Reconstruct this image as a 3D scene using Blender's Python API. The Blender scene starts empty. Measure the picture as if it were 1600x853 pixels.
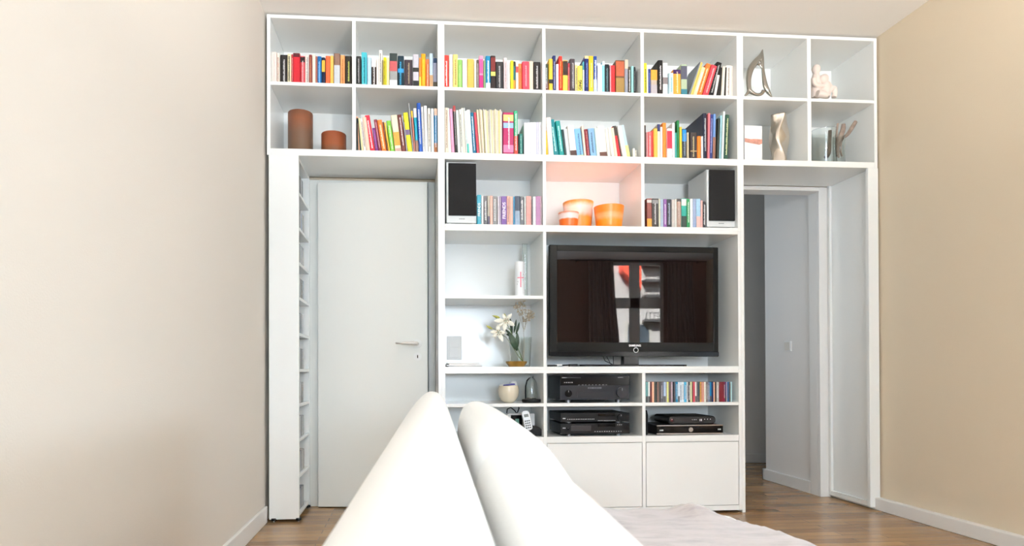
import bpy, bmesh, math, random
from math import sin, cos, pi, radians
from mathutils import Vector, Matrix
random.seed(7)
SC = bpy.context.scene
COL = SC.collection
# ------------------------------------------------------------------ camera
F, CX, D, CZ = 950.0, 0.81512, 3.58566, 0.87295
YAW, PITCH, ROLL, PPX, PPY = -0.07375, 0.00603, -0.00295, 708.376, 573.267
def ray(x, y):
    u, w = x-PPX, y-PPY
    c, s = cos(ROLL), sin(ROLL); u, w = c*u+s*w, -s*u+c*w
    d = (u/F, 1.0, -w/F)
    c, s = cos(PITCH), sin(PITCH); d = (d[0], -s*d[2]+c*d[1], c*d[2]+s*d[1])
    c, s = cos(YAW), sin(YAW)
    return Vector((c*d[0]-s*d[1], s*d[0]+c*d[1], d[2]))
EYE = Vector((CX, -D, CZ))
def at(x, y, Y):
    d = ray(x, y); return EYE + d*((Y-EYE.y)/d.y)
cam = bpy.data.cameras.new('camera'); camo = bpy.data.objects.new('camera', cam); COL.objects.link(camo)
fw = ray(PPX, PPY).normalized(); rt = (ray(PPX+10, PPY)-ray(PPX, PPY)).normalized(); up = rt.cross(fw).normalized()
camo.matrix_world = Matrix(((rt.x, up.x, -fw.x, EYE.x), (rt.y, up.y, -fw.y, EYE.y), (rt.z, up.z, -fw.z, EYE.z), (0, 0, 0, 1)))
cam.sensor_width = 36; cam.sensor_fit = 'HORIZONTAL'; cam.lens = F/1600*36
cam.shift_x = (800-PPX)/1600; cam.shift_y = (PPY-426.5)/1600
cam.clip_start = 0.02; cam.clip_end = 200
cam.dof.use_dof = True; cam.dof.focus_distance = 3.7; cam.dof.aperture_fstop = 6.3
SC.camera = camo
# ------------------------------------------------------------------ world, sun, added window light, exposure
w = bpy.data.worlds.new('world'); SC.world = w; w.use_nodes = True
bg = w.node_tree.nodes['Background']
sky = w.node_tree.nodes.new('ShaderNodeTexSky'); sky.sky_type = 'NISHITA'; sky.sun_disc = False
sky.sun_elevation = radians(38); sky.sun_rotation = radians(20)
w.node_tree.links.new(sky.outputs[0], bg.inputs[0]); bg.inputs[1].default_value = 0.9
sun = bpy.data.lights.new('sun', 'SUN'); suno = bpy.data.objects.new('sun', sun); COL.objects.link(suno)
sun.energy = 400; sun.angle = radians(0.5); sun.color = (1, 0.95, 0.88)
suno.rotation_euler = Vector((0.35, -1.0, -0.75)).to_track_quat('-Z', 'Y').to_euler()
def area(name, loc, direction, sx, sy, power, color):
    l = bpy.data.lights.new(name, 'AREA'); l.shape = 'RECTANGLE'; l.size = sx; l.size_y = sy; l.energy = power; l.color = color
    o = bpy.data.objects.new(name, l); COL.objects.link(o); o.location = loc
    o.rotation_euler = Vector(direction).to_track_quat('-Z', 'Y').to_euler(); return o
UPL = 520
DAY = (0.67, 0.83, 1.0)
area('window_light_rear', (1.45, -7.38, 1.55), (0, 1, 1.1), 1.9, 1.5, 380, DAY)  # frontal fill, set in an added window out of view
area('window_light_side', (6.3, -3.2, 1.55), (-1, 0, 1.2), 1.7, 1.5, 150, DAY)  # added side light, in an unseen window put in for it
area('window_light_side', (6.3, -5.25, 1.55), (-1, 0.2, 1.2), 1.7, 1.5, 120, DAY)  # second added side light, likewise
area('hall_window_light', (2.40, 0.95, 1.6), (1, -0.1, 0), 0.7, 1.8, 9, DAY)  # added fill for the hall wall, no window there
SC.view_settings.view_transform = 'Standard'; SC.view_settings.look = 'None'
SC.view_settings.gamma = 1; SC.view_settings.use_curve_mapping = False
SC.view_settings.exposure = -0.34
# ------------------------------------------------------------------ materials
def lin(c):
    return c/12.92 if c <= 0.04045 else ((c+0.055)/1.055)**2.4
def hexc(h):
    if len(h) == 3: h = ''.join(a*2 for a in h)
    return tuple(lin(int(h[i:i+2], 16)/255) for i in (0, 2, 4)) + (1,)
_m = {}
def mat(name, col, rough=0.5, metal=0.0, bump=0.0, bscale=200.0, trans=0.0, ior=1.45, coat=0.0, var=0.0, vscale=8.0, alpha=1.0, spec=0.5, sheen=0.0):
    if name in _m: return _m[name]
    m = bpy.data.materials.new(name); m.use_nodes = True; nt = m.node_tree; b = nt.nodes['Principled BSDF']
    c = hexc(col) if isinstance(col, str) else col
    b.inputs['Base Color'].default_value = c; b.inputs['Roughness'].default_value = rough; b.inputs['Metallic'].default_value = metal
    b.inputs['Transmission Weight'].default_value = trans; b.inputs['IOR'].default_value = ior
    b.inputs['Coat Weight'].default_value = coat; b.inputs['Specular IOR Level'].default_value = spec
    b.inputs['Alpha'].default_value = alpha; b.inputs['Sheen Weight'].default_value = sheen
    tc = nt.nodes.new('ShaderNodeTexCoord')
    if var > 0:
        n = nt.nodes.new('ShaderNodeTexNoise'); n.inputs['Scale'].default_value = vscale; n.inputs['Detail'].default_value = 4
        nt.links.new(tc.outputs['Object'], n.inputs['Vector'])
        r = nt.nodes.new('ShaderNodeValToRGB'); r.color_ramp.elements[0].position = 0.3; r.color_ramp.elements[1].position = 0.7
        r.color_ramp.elements[0].color = tuple(x*(1-var) for x in c[:3])+(1,); r.color_ramp.elements[1].color = tuple(min(1, x*(1+var)) for x in c[:3])+(1,)
        nt.links.new(n.outputs['Fac'], r.inputs[0]); nt.links.new(r.outputs[0], b.inputs['Base Color'])
    if bump > 0:
        n = nt.nodes.new('ShaderNodeTexNoise'); n.inputs['Scale'].default_value = bscale; n.inputs['Detail'].default_value = 3
        nt.links.new(tc.outputs['Object'], n.inputs['Vector'])
        bp = nt.nodes.new('ShaderNodeBump'); bp.inputs['Strength'].default_value = bump; bp.inputs['Distance'].default_value = 0.002
        nt.links.new(n.outputs['Fac'], bp.inputs['Height']); nt.links.new(bp.outputs[0], b.inputs['Normal'])
    _m[name] = m; return m
def ramp_mat(name, stops, z0, z1, rough=0.4, noise=0.06, nscale=30, coat=0.0, bump=0.0):
    """colour bands that belong to the object, by height in object space, edges ragged by noise"""
    m = bpy.data.materials.new(name); m.use_nodes = True; nt = m.node_tree; b = nt.nodes['Principled BSDF']
    b.inputs['Roughness'].default_value = rough; b.inputs['Coat Weight'].default_value = coat
    tc = nt.nodes.new('ShaderNodeTexCoord'); sp = nt.nodes.new('ShaderNodeSeparateXYZ'); nt.links.new(tc.outputs['Object'], sp.inputs[0])
    mr = nt.nodes.new('ShaderNodeMapRange'); mr.inputs[1].default_value = z0; mr.inputs[2].default_value = z1; nt.links.new(sp.outputs['Z'], mr.inputs[0])
    n = nt.nodes.new('ShaderNodeTexNoise'); n.inputs['Scale'].default_value = nscale; n.inputs['Detail'].default_value = 5; nt.links.new(tc.outputs['Object'], n.inputs['Vector'])
    ma = nt.nodes.new('ShaderNodeMath'); ma.operation = 'MULTIPLY_ADD'; nt.links.new(n.outputs['Fac'], ma.inputs[0]); ma.inputs[1].default_value = noise*2; nt.links.new(mr.outputs[0], ma.inputs[2])
    r = nt.nodes.new('ShaderNodeValToRGB'); cr = r.color_ramp
    for i, (p, h) in enumerate(stops):
        e = cr.elements[i] if i < 2 else cr.elements.new(min(1, p+noise))
        e.position = min(1, p+noise); e.color = hexc(h)
    nt.links.new(ma.outputs[0], r.inputs[0]); nt.links.new(r.outputs[0], b.inputs['Base Color'])
    return m
WHITE = mat('white_laminate', 'f1f2ef', 0.17, bump=0.02, bscale=60, spec=0.6)
WALL = mat('beige_wall_paint', 'd9cab2', 0.9, bump=0.25, bscale=180)
WALL_LIT = mat('pale_wall_paint', 'ddd5ca', 0.9, bump=0.25, bscale=180)  # same wall paint, the stronger light on the left put into its colour
CEIL = mat('ceiling_paint', 'f7f3ed', 0.9, bump=0.1, bscale=180)
HALLW = mat('hall_wall_paint', 'e6e2dd', 0.9, bump=0.2, bscale=180)
DOORM = mat('door_lacquer', 'e9eae4', 0.35, bump=0.02, bscale=40)
TRIMM = mat('trim_lacquer', 'e8e6e2', 0.4)
BLACKG = mat('black_gloss_plastic', '060607', 0.18, spec=0.3)
BLACKM = mat('black_matte_plastic', '0c0c0d', 0.5, spec=0.25)
BLACKMET = mat('black_brushed_metal', '0a0a0b', 0.45, spec=0.2, bump=0.05, bscale=400)
SILVER = mat('silver_metal', 'c9c9c9', 0.25, metal=1.0)
CHROME = mat('polished_aluminium', 'b9b5ae', 0.12, metal=1.0)
GLASS = mat('clear_glass', 'f4f8f6', 0.0, trans=1.0, ior=1.45)
PAPER = mat('page_paper', 'e9dfc9', 0.85)
PAPERW = mat('white_paper', 'f2f0ec', 0.8)
LEATHER = mat('white_leather', 'f4f4f2', 0.42, bump=0.12, bscale=140)
MARK = mat('silver_print', 'c4c6c8', 0.4)
def floor_mat():
    m = bpy.data.materials.new('oak_parquet'); m.use_nodes = True; nt = m.node_tree; b = nt.nodes['Principled BSDF']
    tc = nt.nodes.new('ShaderNodeTexCoord')
    br = nt.nodes.new('ShaderNodeTexBrick'); br.offset = 0.37; br.inputs['Scale'].default_value = 1
    br.inputs['Brick Width'].default_value = 0.55; br.inputs['Row Height'].default_value = 0.067; br.inputs['Mortar Size'].default_value = 0.0012
    br.inputs['Color1'].default_value = (0.0, 0, 0, 1); br.inputs['Color2'].default_value = (1, 1, 1, 1); br.inputs['Mortar'].default_value = (0.5, .5, .5, 1); br.inputs['Bias'].default_value = 0
    nt.links.new(tc.outputs['Object'], br.inputs['Vector'])
    mp = nt.nodes.new('ShaderNodeMapping'); mp.inputs['Scale'].default_value = (3, 60, 1); nt.links.new(tc.outputs['Object'], mp.inputs[0])
    n = nt.nodes.new('ShaderNodeTexNoise'); n.inputs['Scale'].default_value = 2.5; n.inputs['Detail'].default_value = 6; nt.links.new(mp.outputs[0], n.inputs['Vector'])
    mx = nt.nodes.new('ShaderNodeMix'); mx.data_type = 'FLOAT'; mx.inputs[0].default_value = 0.45
    bw = nt.nodes.new('ShaderNodeRGBToBW'); nt.links.new(br.outputs['Color'], bw.inputs[0])
    nt.links.new(n.outputs['Fac'], mx.inputs[2]); nt.links.new(bw.outputs[0], mx.inputs[3])
    r = nt.nodes.new('ShaderNodeValToRGB'); r.color_ramp.elements[0].color = hexc('755636'); r.color_ramp.elements[1].color = hexc('a98459')
    r.color_ramp.elements[0].position = 0.15; r.color_ramp.elements[1].position = 0.85
    nt.links.new(mx.outputs[0], r.inputs[0])
    m2 = nt.nodes.new('ShaderNodeMix'); m2.data_type = 'RGBA'; nt.links.new(br.outputs['Fac'], m2.inputs[0]); nt.links.new(r.outputs[0], m2.inputs[6]); m2.inputs[7].default_value = hexc('5a3d24')
    nt.links.new(m2.outputs[2], b.inputs['Base Color']); b.inputs['Roughness'].default_value = 0.24
    return m
# ------------------------------------------------------------------ mesh helpers
def V3(a): return Vector(a)
class MB:
    def __init__(s): s.bm = bmesh.new()
    def box(s, x0, x1, y0, y1, z0, z1):
        v = [s.bm.verts.new(p) for p in ((x0,y0,z0),(x1,y0,z0),(x1,y1,z0),(x0,y1,z0),(x0,y0,z1),(x1,y0,z1),(x1,y1,z1),(x0,y1,z1))]
        for f in ((3,2,1,0),(4,5,6,7),(0,1,5,4),(1,2,6,5),(2,3,7,6),(3,0,4,7)): s.bm.faces.new([v[i] for i in f])
        return s
    def lathe(s, prof, c=(0,0,0), n=32, axis='Z', caps=True):
        rings = []
        for r, h in prof:
            ring = []
            for k in range(n):
                a = 2*pi*k/n; p = (r*cos(a), r*sin(a), h)
                if axis == 'Y': p = (p[0], p[2], -p[1])
                if axis == 'X': p = (p[2], p[0], p[1])
                ring.append(s.bm.verts.new((p[0]+c[0], p[1]+c[1], p[2]+c[2])))
            rings.append(ring)
        for a, b in zip(rings, rings[1:]):
            for k in range(n): s.bm.faces.new((a[k], a[(k+1)%n], b[(k+1)%n], b[k]))
        if caps: s.bm.faces.new(rings[0][::-1]); s.bm.faces.new(rings[-1])
        return s
    def tube(s, pts, rad, n=10, flat=1.0):
        pts = [V3(p) for p in pts]; R = rad if isinstance(rad, (list, tuple)) else [rad]*len(pts)
        rings = []; ref = None
        for i, p in enumerate(pts):
            t = (pts[min(i+1, len(pts)-1)]-pts[max(i-1, 0)]).normalized()
            if ref is None: ref = t.orthogonal().normalized() if abs(t.y) > .9 else t.cross(Vector((0, 1, 0))).normalized()
            ref = (ref - t*ref.dot(t)).normalized(); q = t.cross(ref)
            rings.append([s.bm.verts.new(p+ref*R[i]*cos(2*pi*k/n)+q*R[i]*flat*sin(2*pi*k/n)) for k in range(n)])
        for a, b in zip(rings, rings[1:]):
            for k in range(n): s.bm.faces.new((a[k], a[(k+1)%n], b[(k+1)%n], b[k]))
        s.bm.faces.new(rings[0][::-1]); s.bm.faces.new(rings[-1]); return s
    def prism(s, poly, z0, z1, plane='XY'):
        f = {'XY': lambda a, b, h: (a, b, h), 'XZ': lambda a, b, h: (a, h, b), 'YZ': lambda a, b, h: (h, a, b)}[plane]
        lo = [s.bm.verts.new(f(a, b, z0)) for a, b in poly]; hi = [s.bm.verts.new(f(a, b, z1)) for a, b in poly]
        s.bm.faces.new(lo[::-1]); s.bm.faces.new(hi); n = len(poly)
        for k in range(n): s.bm.faces.new((lo[k], lo[(k+1)%n], hi[(k+1)%n], hi[k]))
        return s
    def ball(s, c, r, sx=1, sy=1, sz=1, seg=16):
        m = Matrix.Translation(c) @ Matrix.Diagonal((sx, sy, sz, 1)); bmesh.ops.create_uvsphere(s.bm, u_segments=seg, v_segments=max(6, seg//2), radius=r, matrix=m); return s
    def grid(s, rows):
        vs = [[s.bm.verts.new(p) for p in row] for row in rows]
        for a, b in zip(vs, vs[1:]):
            for k in range(len(a)-1): s.bm.faces.new((a[k], a[k+1], b[k+1], b[k]))
        return vs
    def build(s, name, m, parent=None, smooth=False, bevel=0, seg=2, solid=0, sub=0, loc=None, noclean=False):
        if not noclean: bmesh.ops.recalc_face_normals(s.bm, faces=s.bm.faces)
        me = bpy.data.meshes.new(name); s.bm.to_mesh(me); s.bm.free()
        if m: me.materials.append(m)
        o = bpy.data.objects.new(name, me); COL.objects.link(o)
        if parent: o.parent = parent
        if loc: o.location = loc
        if smooth:
            for p in me.polygons: p.use_smooth = True
        if solid: md = o.modifiers.new('s', 'SOLIDIFY'); md.thickness = solid; md.offset = 0
        if bevel: md = o.modifiers.new('b', 'BEVEL'); md.width = bevel; md.segments = seg; md.limit_method = 'ANGLE'; md.angle_limit = radians(35)
        if sub: md = o.modifiers.new('u', 'SUBSURF'); md.levels = sub; md.render_levels = sub
        return o
def box(name, m, x0, x1, y0, y1, z0, z1, parent=None, bevel=0, seg=2):
    return MB().box(x0, x1, y0, y1, z0, z1).build(name, m, parent, bevel=bevel, seg=seg)
def struct(o): o['kind'] = 'structure'; return o
def tag(o, label, cat, group=None):
    o['label'] = label; o['category'] = cat
    if group: o['group'] = group
    return o
def empty(name, label, cat, loc=(0, 0, 0), group=None, rz=0):
    o = bpy.data.objects.new(name, None); COL.objects.link(o); o.location = loc; o.rotation_euler = (0, 0, rz); o.empty_display_size = 0.1
    return tag(o, label, cat, group)
def text(name, s, size, m, parent, loc, rot=(pi/2, 0, 0), depth=0.0004, bold=0.0):
    c = bpy.data.curves.new(name, 'FONT'); c.body = s; c.size = size; c.align_x = 'CENTER'; c.align_y = 'CENTER'; c.extrude = depth; c.offset = bold
    t = bpy.data.objects.new(name, c); COL.objects.link(t)
    bpy.context.view_layer.update()
    me = bpy.data.meshes.new_from_object(t.evaluated_get(bpy.context.evaluated_depsgraph_get()))
    bpy.data.objects.remove(t); me.materials.clear(); me.materials.append(m)
    o = bpy.data.objects.new(name, me); COL.objects.link(o); o.parent = parent; o.location = loc; o.rotation_euler = rot; return o
# ------------------------------------------------------------------ the room
XL, XR, XRR, YB, YR, H = -0.016, 3.755, 6.5, 0.42, -7.5, 2.958
YJ = -1.75           # where the room widens to the right
def wall_with_holes(name, m, fixed0, fixed1, a0, a1, holes, axis, z1=H):
    mb = MB()
    def put(p0, p1, za, zb):
        if p1-p0 < 1e-4 or zb-za < 1e-4: return
        if axis == 'X': mb.box(p0, p1, fixed0, fixed1, za, zb)
        else: mb.box(fixed0, fixed1, p0, p1, za, zb)
    cur = a0
    for h0, h1, z0h, z1h in sorted(holes):
        put(cur, h0, 0, z1); put(h0, h1, 0, z0h); put(h0, h1, z1h, z1); cur = h1
    put(cur, a1, 0, z1)
    return struct(mb.build(name, m))
struct(box('floor', floor_mat(), XL-0.2, XRR+0.2, YR-0.2, 2.1, -0.1, 0))
struct(box('ceiling', CEIL, XL-0.2, XRR+0.2, YR-0.2, 2.1, H, H+0.1))
wall_with_holes('wall_left', WALL_LIT, XL-0.15, XL, YR-0.2, 2.1, [], 'Y')
wall_with_holes('wall_right', WALL, XR, XR+0.15, YJ, YB, [], 'Y')
wall_with_holes('wall_right_return', WALL, YJ-0.12, YJ, XR, XRR+0.15, [], 'X') if False else struct(box('wall_right_return', WALL, XR+0.15, XRR, YJ, YJ+0.12, 0, H))
WZ0, WZ1 = 0.85, 2.75
W1X0, W1X1 = 4.575, 5.71
wall_with_holes('wall_back', WALL, YB, YB+0.08, XL, XR+0.15, [(0.235, 0.95, 0, 2.085), (2.60, 3.655, 0, 2.129)], 'X')
wall_with_holes('wall_rear', mat('taupe_wall_paint', '6e5a4c', 0.9, bump=0.2, bscale=180), YR-0.25, YR, XL-0.15, XRR+0.15, [(0.5, 2.4, 0.8, 2.75), (W1X0, W1X1, 0.3, 2.935)], 'X')
wall_with_holes('wall_side', WALL, XRR, XRR+0.2, YR, YJ+0.12, [(-4.05, -2.35, 0.8, 2.75), (-6.1, -4.4, 0.8, 2.75)], 'Y')
# hallway behind the right passage, dark room behind the closed door
struct(box('wall_hall_right', HALLW, 3.655, 3.80, YB+0.08, 1.067, 0, H))
struct(box('wall_hall_end', HALLW, XL, 5.2, 1.911, 2.0, 0, H))
struct(box('wall_hall_left', HALLW, 2.3, 2.38, YB+0.08, 1.911, 0, H))
struct(box('wall_hall_outer', HALLW, 5.1, 5.2, YB+0.08, 1.911, 0, H))
struct(box('wall_hall_near', HALLW, 3.905, 5.2, YB, YB+0.08, 0, H))
def skirting(name, pts, hgt=0.09, th=0.018, top_round=True):
    """pts: (x0,x1,y0,y1)"""
    mb = MB()
    for x0, x1, y0, y1 in pts: mb.box(x0, x1, y0, y1, 0, hgt)
    return struct(mb.build(name, TRIMM, bevel=0.004))
skirting('baseboard_left', [(XL, XL+0.018, YR, -0.002)], 0.095)
skirting('baseboard_right', [(XR-0.045, XR, YJ, YB)], 0.075)
skirting('baseboard_hall', [(3.632, 3.655, YB+0.08, 1.085), (3.632, 3.80, 1.067, 1.085)], 0.085)
skirting('baseboard_hall_end', [(2.38, 5.1, 1.893, 1.911)], 0.085)
skirting('baseboard_rear', [(XL, XRR, YR, YR+0.018)], 0.09)
# passage lining
mb = MB(); mb.box(3.632, 3.6545, 0.4195, 0.50, 0, 2.128); mb.box(3.632, 3.705, 0.392, 0.4195, 0, 2.128); mb.box(2.601, 3.632, 0.392, 0.50, 2.10, 2.128)
struct(mb.build('door_2', TRIMM, bevel=0.002))
# door 1: frame, leaf ajar
df = struct(MB().box(0.178, 0.238, 0.395, YB+0.06, 0, 2.110).box(0.947, 0.992, 0.395, YB+0.06, 0, 2.110).box(0.2385, 0.9465, 0.395, YB+0.06, 2.0855, 2.110).build('door_1', DOORM, bevel=0.003))
box('jamb_lining', mat('blue_grey_lacquer', 'c9d0d6', 0.5), 0.930, 0.9475, YB+0.012, YB+0.08, 0, 2.09, df)
pv = bpy.data.objects.new('door_leaf', None); COL.objects.link(pv)
bpy.data.objects.remove(pv)
leaf = MB().box(0, 0.703, -0.04, 0, 0.006, 2.079).build('door_leaf', DOORM, df, bevel=0.003)
leaf.location = (0.2405, 0.393, 0); leaf.rotation_euler = (0, 0, -radians(5.2))
hx = 0.640; hz = 1.046
MB().lathe([(0.027, 0), (0.027, 0.006), (0.024, 0.009)], (hx, -0.049, hz), 28, 'Y').build('handle_rosette', WHITE, leaf, smooth=False)
hd = MB().tube([(hx, -0.045, hz), (hx, -0.085, hz), (hx-0.006, -0.093, hz), (hx-0.03, -0.095, hz), (hx-0.09, -0.094, hz+.002), (hx-0.135, -0.09, hz+0.003)], [0.010, 0.010, 0.011, 0.011, 0.008, 0.005], 14)
hd.build('door_handle', mat('satin_white_metal', 'e6e2dc', 0.3, metal=0.3), leaf, smooth=True)
ks = MB().lathe([(0.027, 0), (0.027, 0.005), (0.024, 0.008)], (hx, -0.048, hz-0.083), 28, 'Y').build('key_rosette', WHITE, leaf)
MB().box(hx-0.003, hx+0.003, -0.0495, -0.0478, hz-0.093, hz-0.073).build('keyhole', BLACKM, ks)
# windows: the first is mirrored in the television, the rest added unseen for light
def window(n, x0, x1, z0, z1, y, tr=0.62, axis='X', mw=.05, tw=.07):
    """frame in a hole; axis X: wall runs along X at depth y"""
    fr = MB(); fw_ = 0.055
    def b(a0, a1, d0, d1, za, zb, m=fr):
        m.box(a0, a1, y+d0, y+d1, za, zb) if axis == 'X' else m.box(y+d0, y+d1, a0, a1, za, zb)
    zt = z0+(z1-z0)*tr; xm = (x0+x1)/2
    b(x0, x0+fw_, -.06, .0, z0, z1); b(x1-fw_, x1, -.06, 0, z0, z1); b(x0, x1, -.06, 0, z0, z0+fw_); b(x0, x1, -.06, 0, z1-fw_, z1)
    b(xm-mw, xm+mw, -.06, .005, z0, z1); b(x0, x1, -.06, .005, zt-tw, zt+tw)
    o = struct(fr.build('window_%d' % n, TRIMM, bevel=0.004))
    for (a0, a1) in ((x0+fw_, xm-mw), (xm+mw, x1-fw_)):
        for (za, zb) in ((z0+fw_, zt-tw), (zt+tw, z1-fw_)):
            g = MB(); b(a0, a1, -.035, -.031, za, zb, g); g.build('pane', GLASS, o)
    sl = MB(); b(x0-.05, x1+.05, 0, .2, z0-.03, z0, sl); sl.build('window_sill', TRIMM, o, bevel=0.004)
window(1, W1X0, W1X1, 0.3, 2.935, YR-0.12, 0.704, 'X', .095, .10)
window(2, 0.5, 2.4, 0.8, 2.75, YR-0.16)  # unseen, added to carry the rear fill light
window(3, -4.05, -2.35, 0.8, 2.75, XRR+0.17, axis='Y')  # this and the next: unseen, added to carry the side lights
window(4, -6.1, -4.4, 0.8, 2.75, XRR+0.17, axis='Y')
# curtains at window 1
CURT = mat('grey_brown_curtain', '6f665f', 0.9, bump=0.2, bscale=300)
def curtain(x0, x1, x0b, x1b, label):
    rows = []
    for j in range(13):
        t = j/12; z = 2.90-t*2.87; a = x0+(x0b-x0)*t**1.5; b = x1+(x1b-x1)*t**1.5
        rows.append([(a+(b-a)*k/60, YR+0.17+0.02*sin(k/60*2*pi*7+0.3*t)+.008*sin(k*.9), z) for k in range(61)])
    m_ = MB(); m_.grid(rows); o = m_.build('curtain', CURT, smooth=True, solid=0.003)
    tag(o, label, 'curtain')
curtain(4.15, 4.63, 4.15, 4.92, 'grey curtain left of the window mirrored in the television')
curtain(5.66, 6.16, 5.62, 6.34, 'grey curtain right of the window mirrored in the television')
rod = MB().tube([(3.8, YR+0.17, 2.915), (6.42, YR+0.17, 2.915)], 0.012).build('curtain_rod', BLACKM); tag(rod, 'dark curtain rod above the window mirrored in the television', 'curtain rod')
MB().box(3.95, 3.97, YR, YR+.165, 2.91, 2.92).box(6.3, 6.32, YR, YR+.165, 2.91, 2.92).build('bracket', BLACKM, rod)
# the building across the street (seen mirrored in the television)
bl = empty('apartment_building', 'pale apartment building across the street mirrored in the television screen', 'building', (6.5, -19, -9))
FAC = mat('white_facade', 'e4e2e6', 0.8, var=0.05, vscale=2); REDF = mat('red_facade', 'd8503c', 0.8)
box('facade', FAC, -9, 9, -1, 0, 0, 20, bl)
MB().prism([(2.35, 13.6), (3.05, 12.9), (3.05, 19), (2.35, 19)], 0, .5, 'XZ').build('red_bay', REDF, bl)
WG = mat('facade_window_glass', '28323c', 0.1); RAIL = mat('rail_metal', '2c2c30', 0.5)
for r in range(5):
    for c_ in range(6):
        x = -7.8+c_*2.6; z = 4.2+r*2.9
        if 0.2 < x < 3.4 and z > 12: continue
        f_ = box('window_frame', TRIMM, x, x+1.0, 0, 0.06, z, z+1.7, bl); box('pane', WG, x+.08, x+.92, 0.06, 0.07, z+.08, z+1.62, f_)
for r in range(4):
    z = (11.8, 12.72, 13.3, 13.9)[r]
    bm_ = MB().box(3.25, 6.6, 0, .45, z-.10, z)
    for k in range(23): bm_.box(3.25+k*.15, 3.27+k*.15, .42, .44, z, z+.22)
    bm_.box(3.25, 6.6, .41, .45, z+.22, z+.25); bm_.build('balcony', RAIL, bl)
# ------------------------------------------------------------------ shelving wall
DEP = 0.39; T = 0.02
Z0, ZB, ZT, Z3, ZTOP = 0.015, 0.875, 1.723, 2.146, 2.945
def bd(name, x0, x1, z0, z1, parent, y0=0.0, y1=DEP):
    return box(name, WHITE, x0, x1, y0, y1, z0, z1, parent, bevel=0.0012, seg=1)
def module(name, label, x0, x1, z0, z1, dividers=(), shelves=(), tb=T, tt=T):
    """shelves: (x0, x1, z0, z1); dividers: (x0, x1, z0, z1)"""
    r = empty(name, label, 'shelf unit', (0, 0, 0))
    bd('side_panel', x0, x0+T, z0, z1, r); bd('side_panel', x1-T, x1, z0, z1, r)
    bd('bottom_panel', x0+T, x1-T, z0, z0+tb, r); bd('top_panel', x0+T, x1-T, z1-tt, z1, r)
    for a, b, c_, d in dividers: bd('divider', a, b, c_, d, r, 0.0005)
    for a, b, c_, d in shelves: bd('shelf_board', a, b, c_, d, r, 0.001)
    box('back_panel', WHITE, x0+T, x1-T, DEP-0.006, DEP, z0+tb, z1-tt, r)
    return r
ZR = 2.5554
XA, XC, XD, XF = (0.490, 0.511), (1.6205, 1.6405), (2.2254, 2.2462), (3.2853, 3.3102)
XM0, XM1 = 1.012, 2.852
module('overdoor_shelf', 'white open shelf unit bridging the closed door, four compartments', 0.0, XM0, 2.127, ZTOP, [(XA[0], XA[1], 2.166, ZTOP-T)], [(T, XA[0], ZR-T, ZR), (XA[1], XM0-T, ZR-T, ZR)], tb=0.039)
module('overdoor_shelf', 'white open shelf unit bridging the open passage on the right, four compartments', XM1, 3.742, 2.130, ZTOP, [(XF[0], XF[1], 2.166, ZTOP-T)], [(XM1+T, XF[0], ZR-T, ZR), (XF[1], 3.742-T, ZR-T, ZR)], tb=0.036)
module('bookcase_unit', 'white bookcase unit at the top centre, two rows of three compartments', XM0, XM1, Z3, ZTOP, [(XC[0], XC[1], Z3+T, ZTOP-T), (XD[0], XD[1], Z3+T, ZTOP-T)], [(XM0+T, XC[0], ZR-T, ZR), (XC[1], XD[0], ZR-T, ZR), (XD[1], XM1-T, ZR-T, ZR)])
module('bookcase_unit', 'white shelf unit holding the two loudspeakers and orange pots', XM0, XM1, ZT, Z3, [(XC[0], XC[1], ZT+T, Z3-T), (XD[0], XD[1], ZT+T, Z3-T)])
module('television_unit', 'white shelf unit framing the television with two compartments at its left', XM0, XM1, ZB, ZT, [(XC[0], XC[1], ZB+T, ZT-T)], [(XM0+T, XC[0], 1.300, 1.320)])
base = module('base_cabinet', 'white base unit with hi-fi compartments above closed cupboards', XM0, XM1, Z0, ZB,
    [(XC[0], XC[1], Z0+T, ZB-T), (XD[0], XD[1], Z0+T, ZB-T)],
    [(a, b, 0.6557, 0.6757) for a, b in ((XM0+T, XC[0]), (XC[1], XD[0]), (XD[1], XM1-T))] + [(a, b, 0.437, 0.4747) for a, b in ((XM0+T, XC[0]), (XC[1], XD[0]), (XD[1], XM1-T))], tb=0.03)
for a, b in ((XM0+T, XC[0]), (XC[1], XD[0]), (XD[1], XM1-T)):
    box('cupboard_door', WHITE, a+0.003, b-0.003, 0.0015, 0.019, 0.048, 0.434, base, bevel=0.001)
for x in (XM0+0.08, 1.9, XM1-0.08):
    for y in (0.06, 0.33): MB().lathe([(0.02, 0), (0.02, 0.006), (0.012, 0.006), (0.012, 0.0155)], (x, y, 0), 16).build('foot', BLACKM, base)
for x0, lab in ((0.992, 'tall white side panel beside the closed door carrying the shelves above'), (2.852, 'tall white side panel beside the open passage carrying the shelves above')):
    o = box('side_support_panel', WHITE, x0+0.0003, x0+T-0.0003, 0.0, DEP, 0.0, 2.1265 if x0 < 2 else 2.1295, bevel=0.0012, seg=1); tag(o, lab, 'panel')
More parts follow.
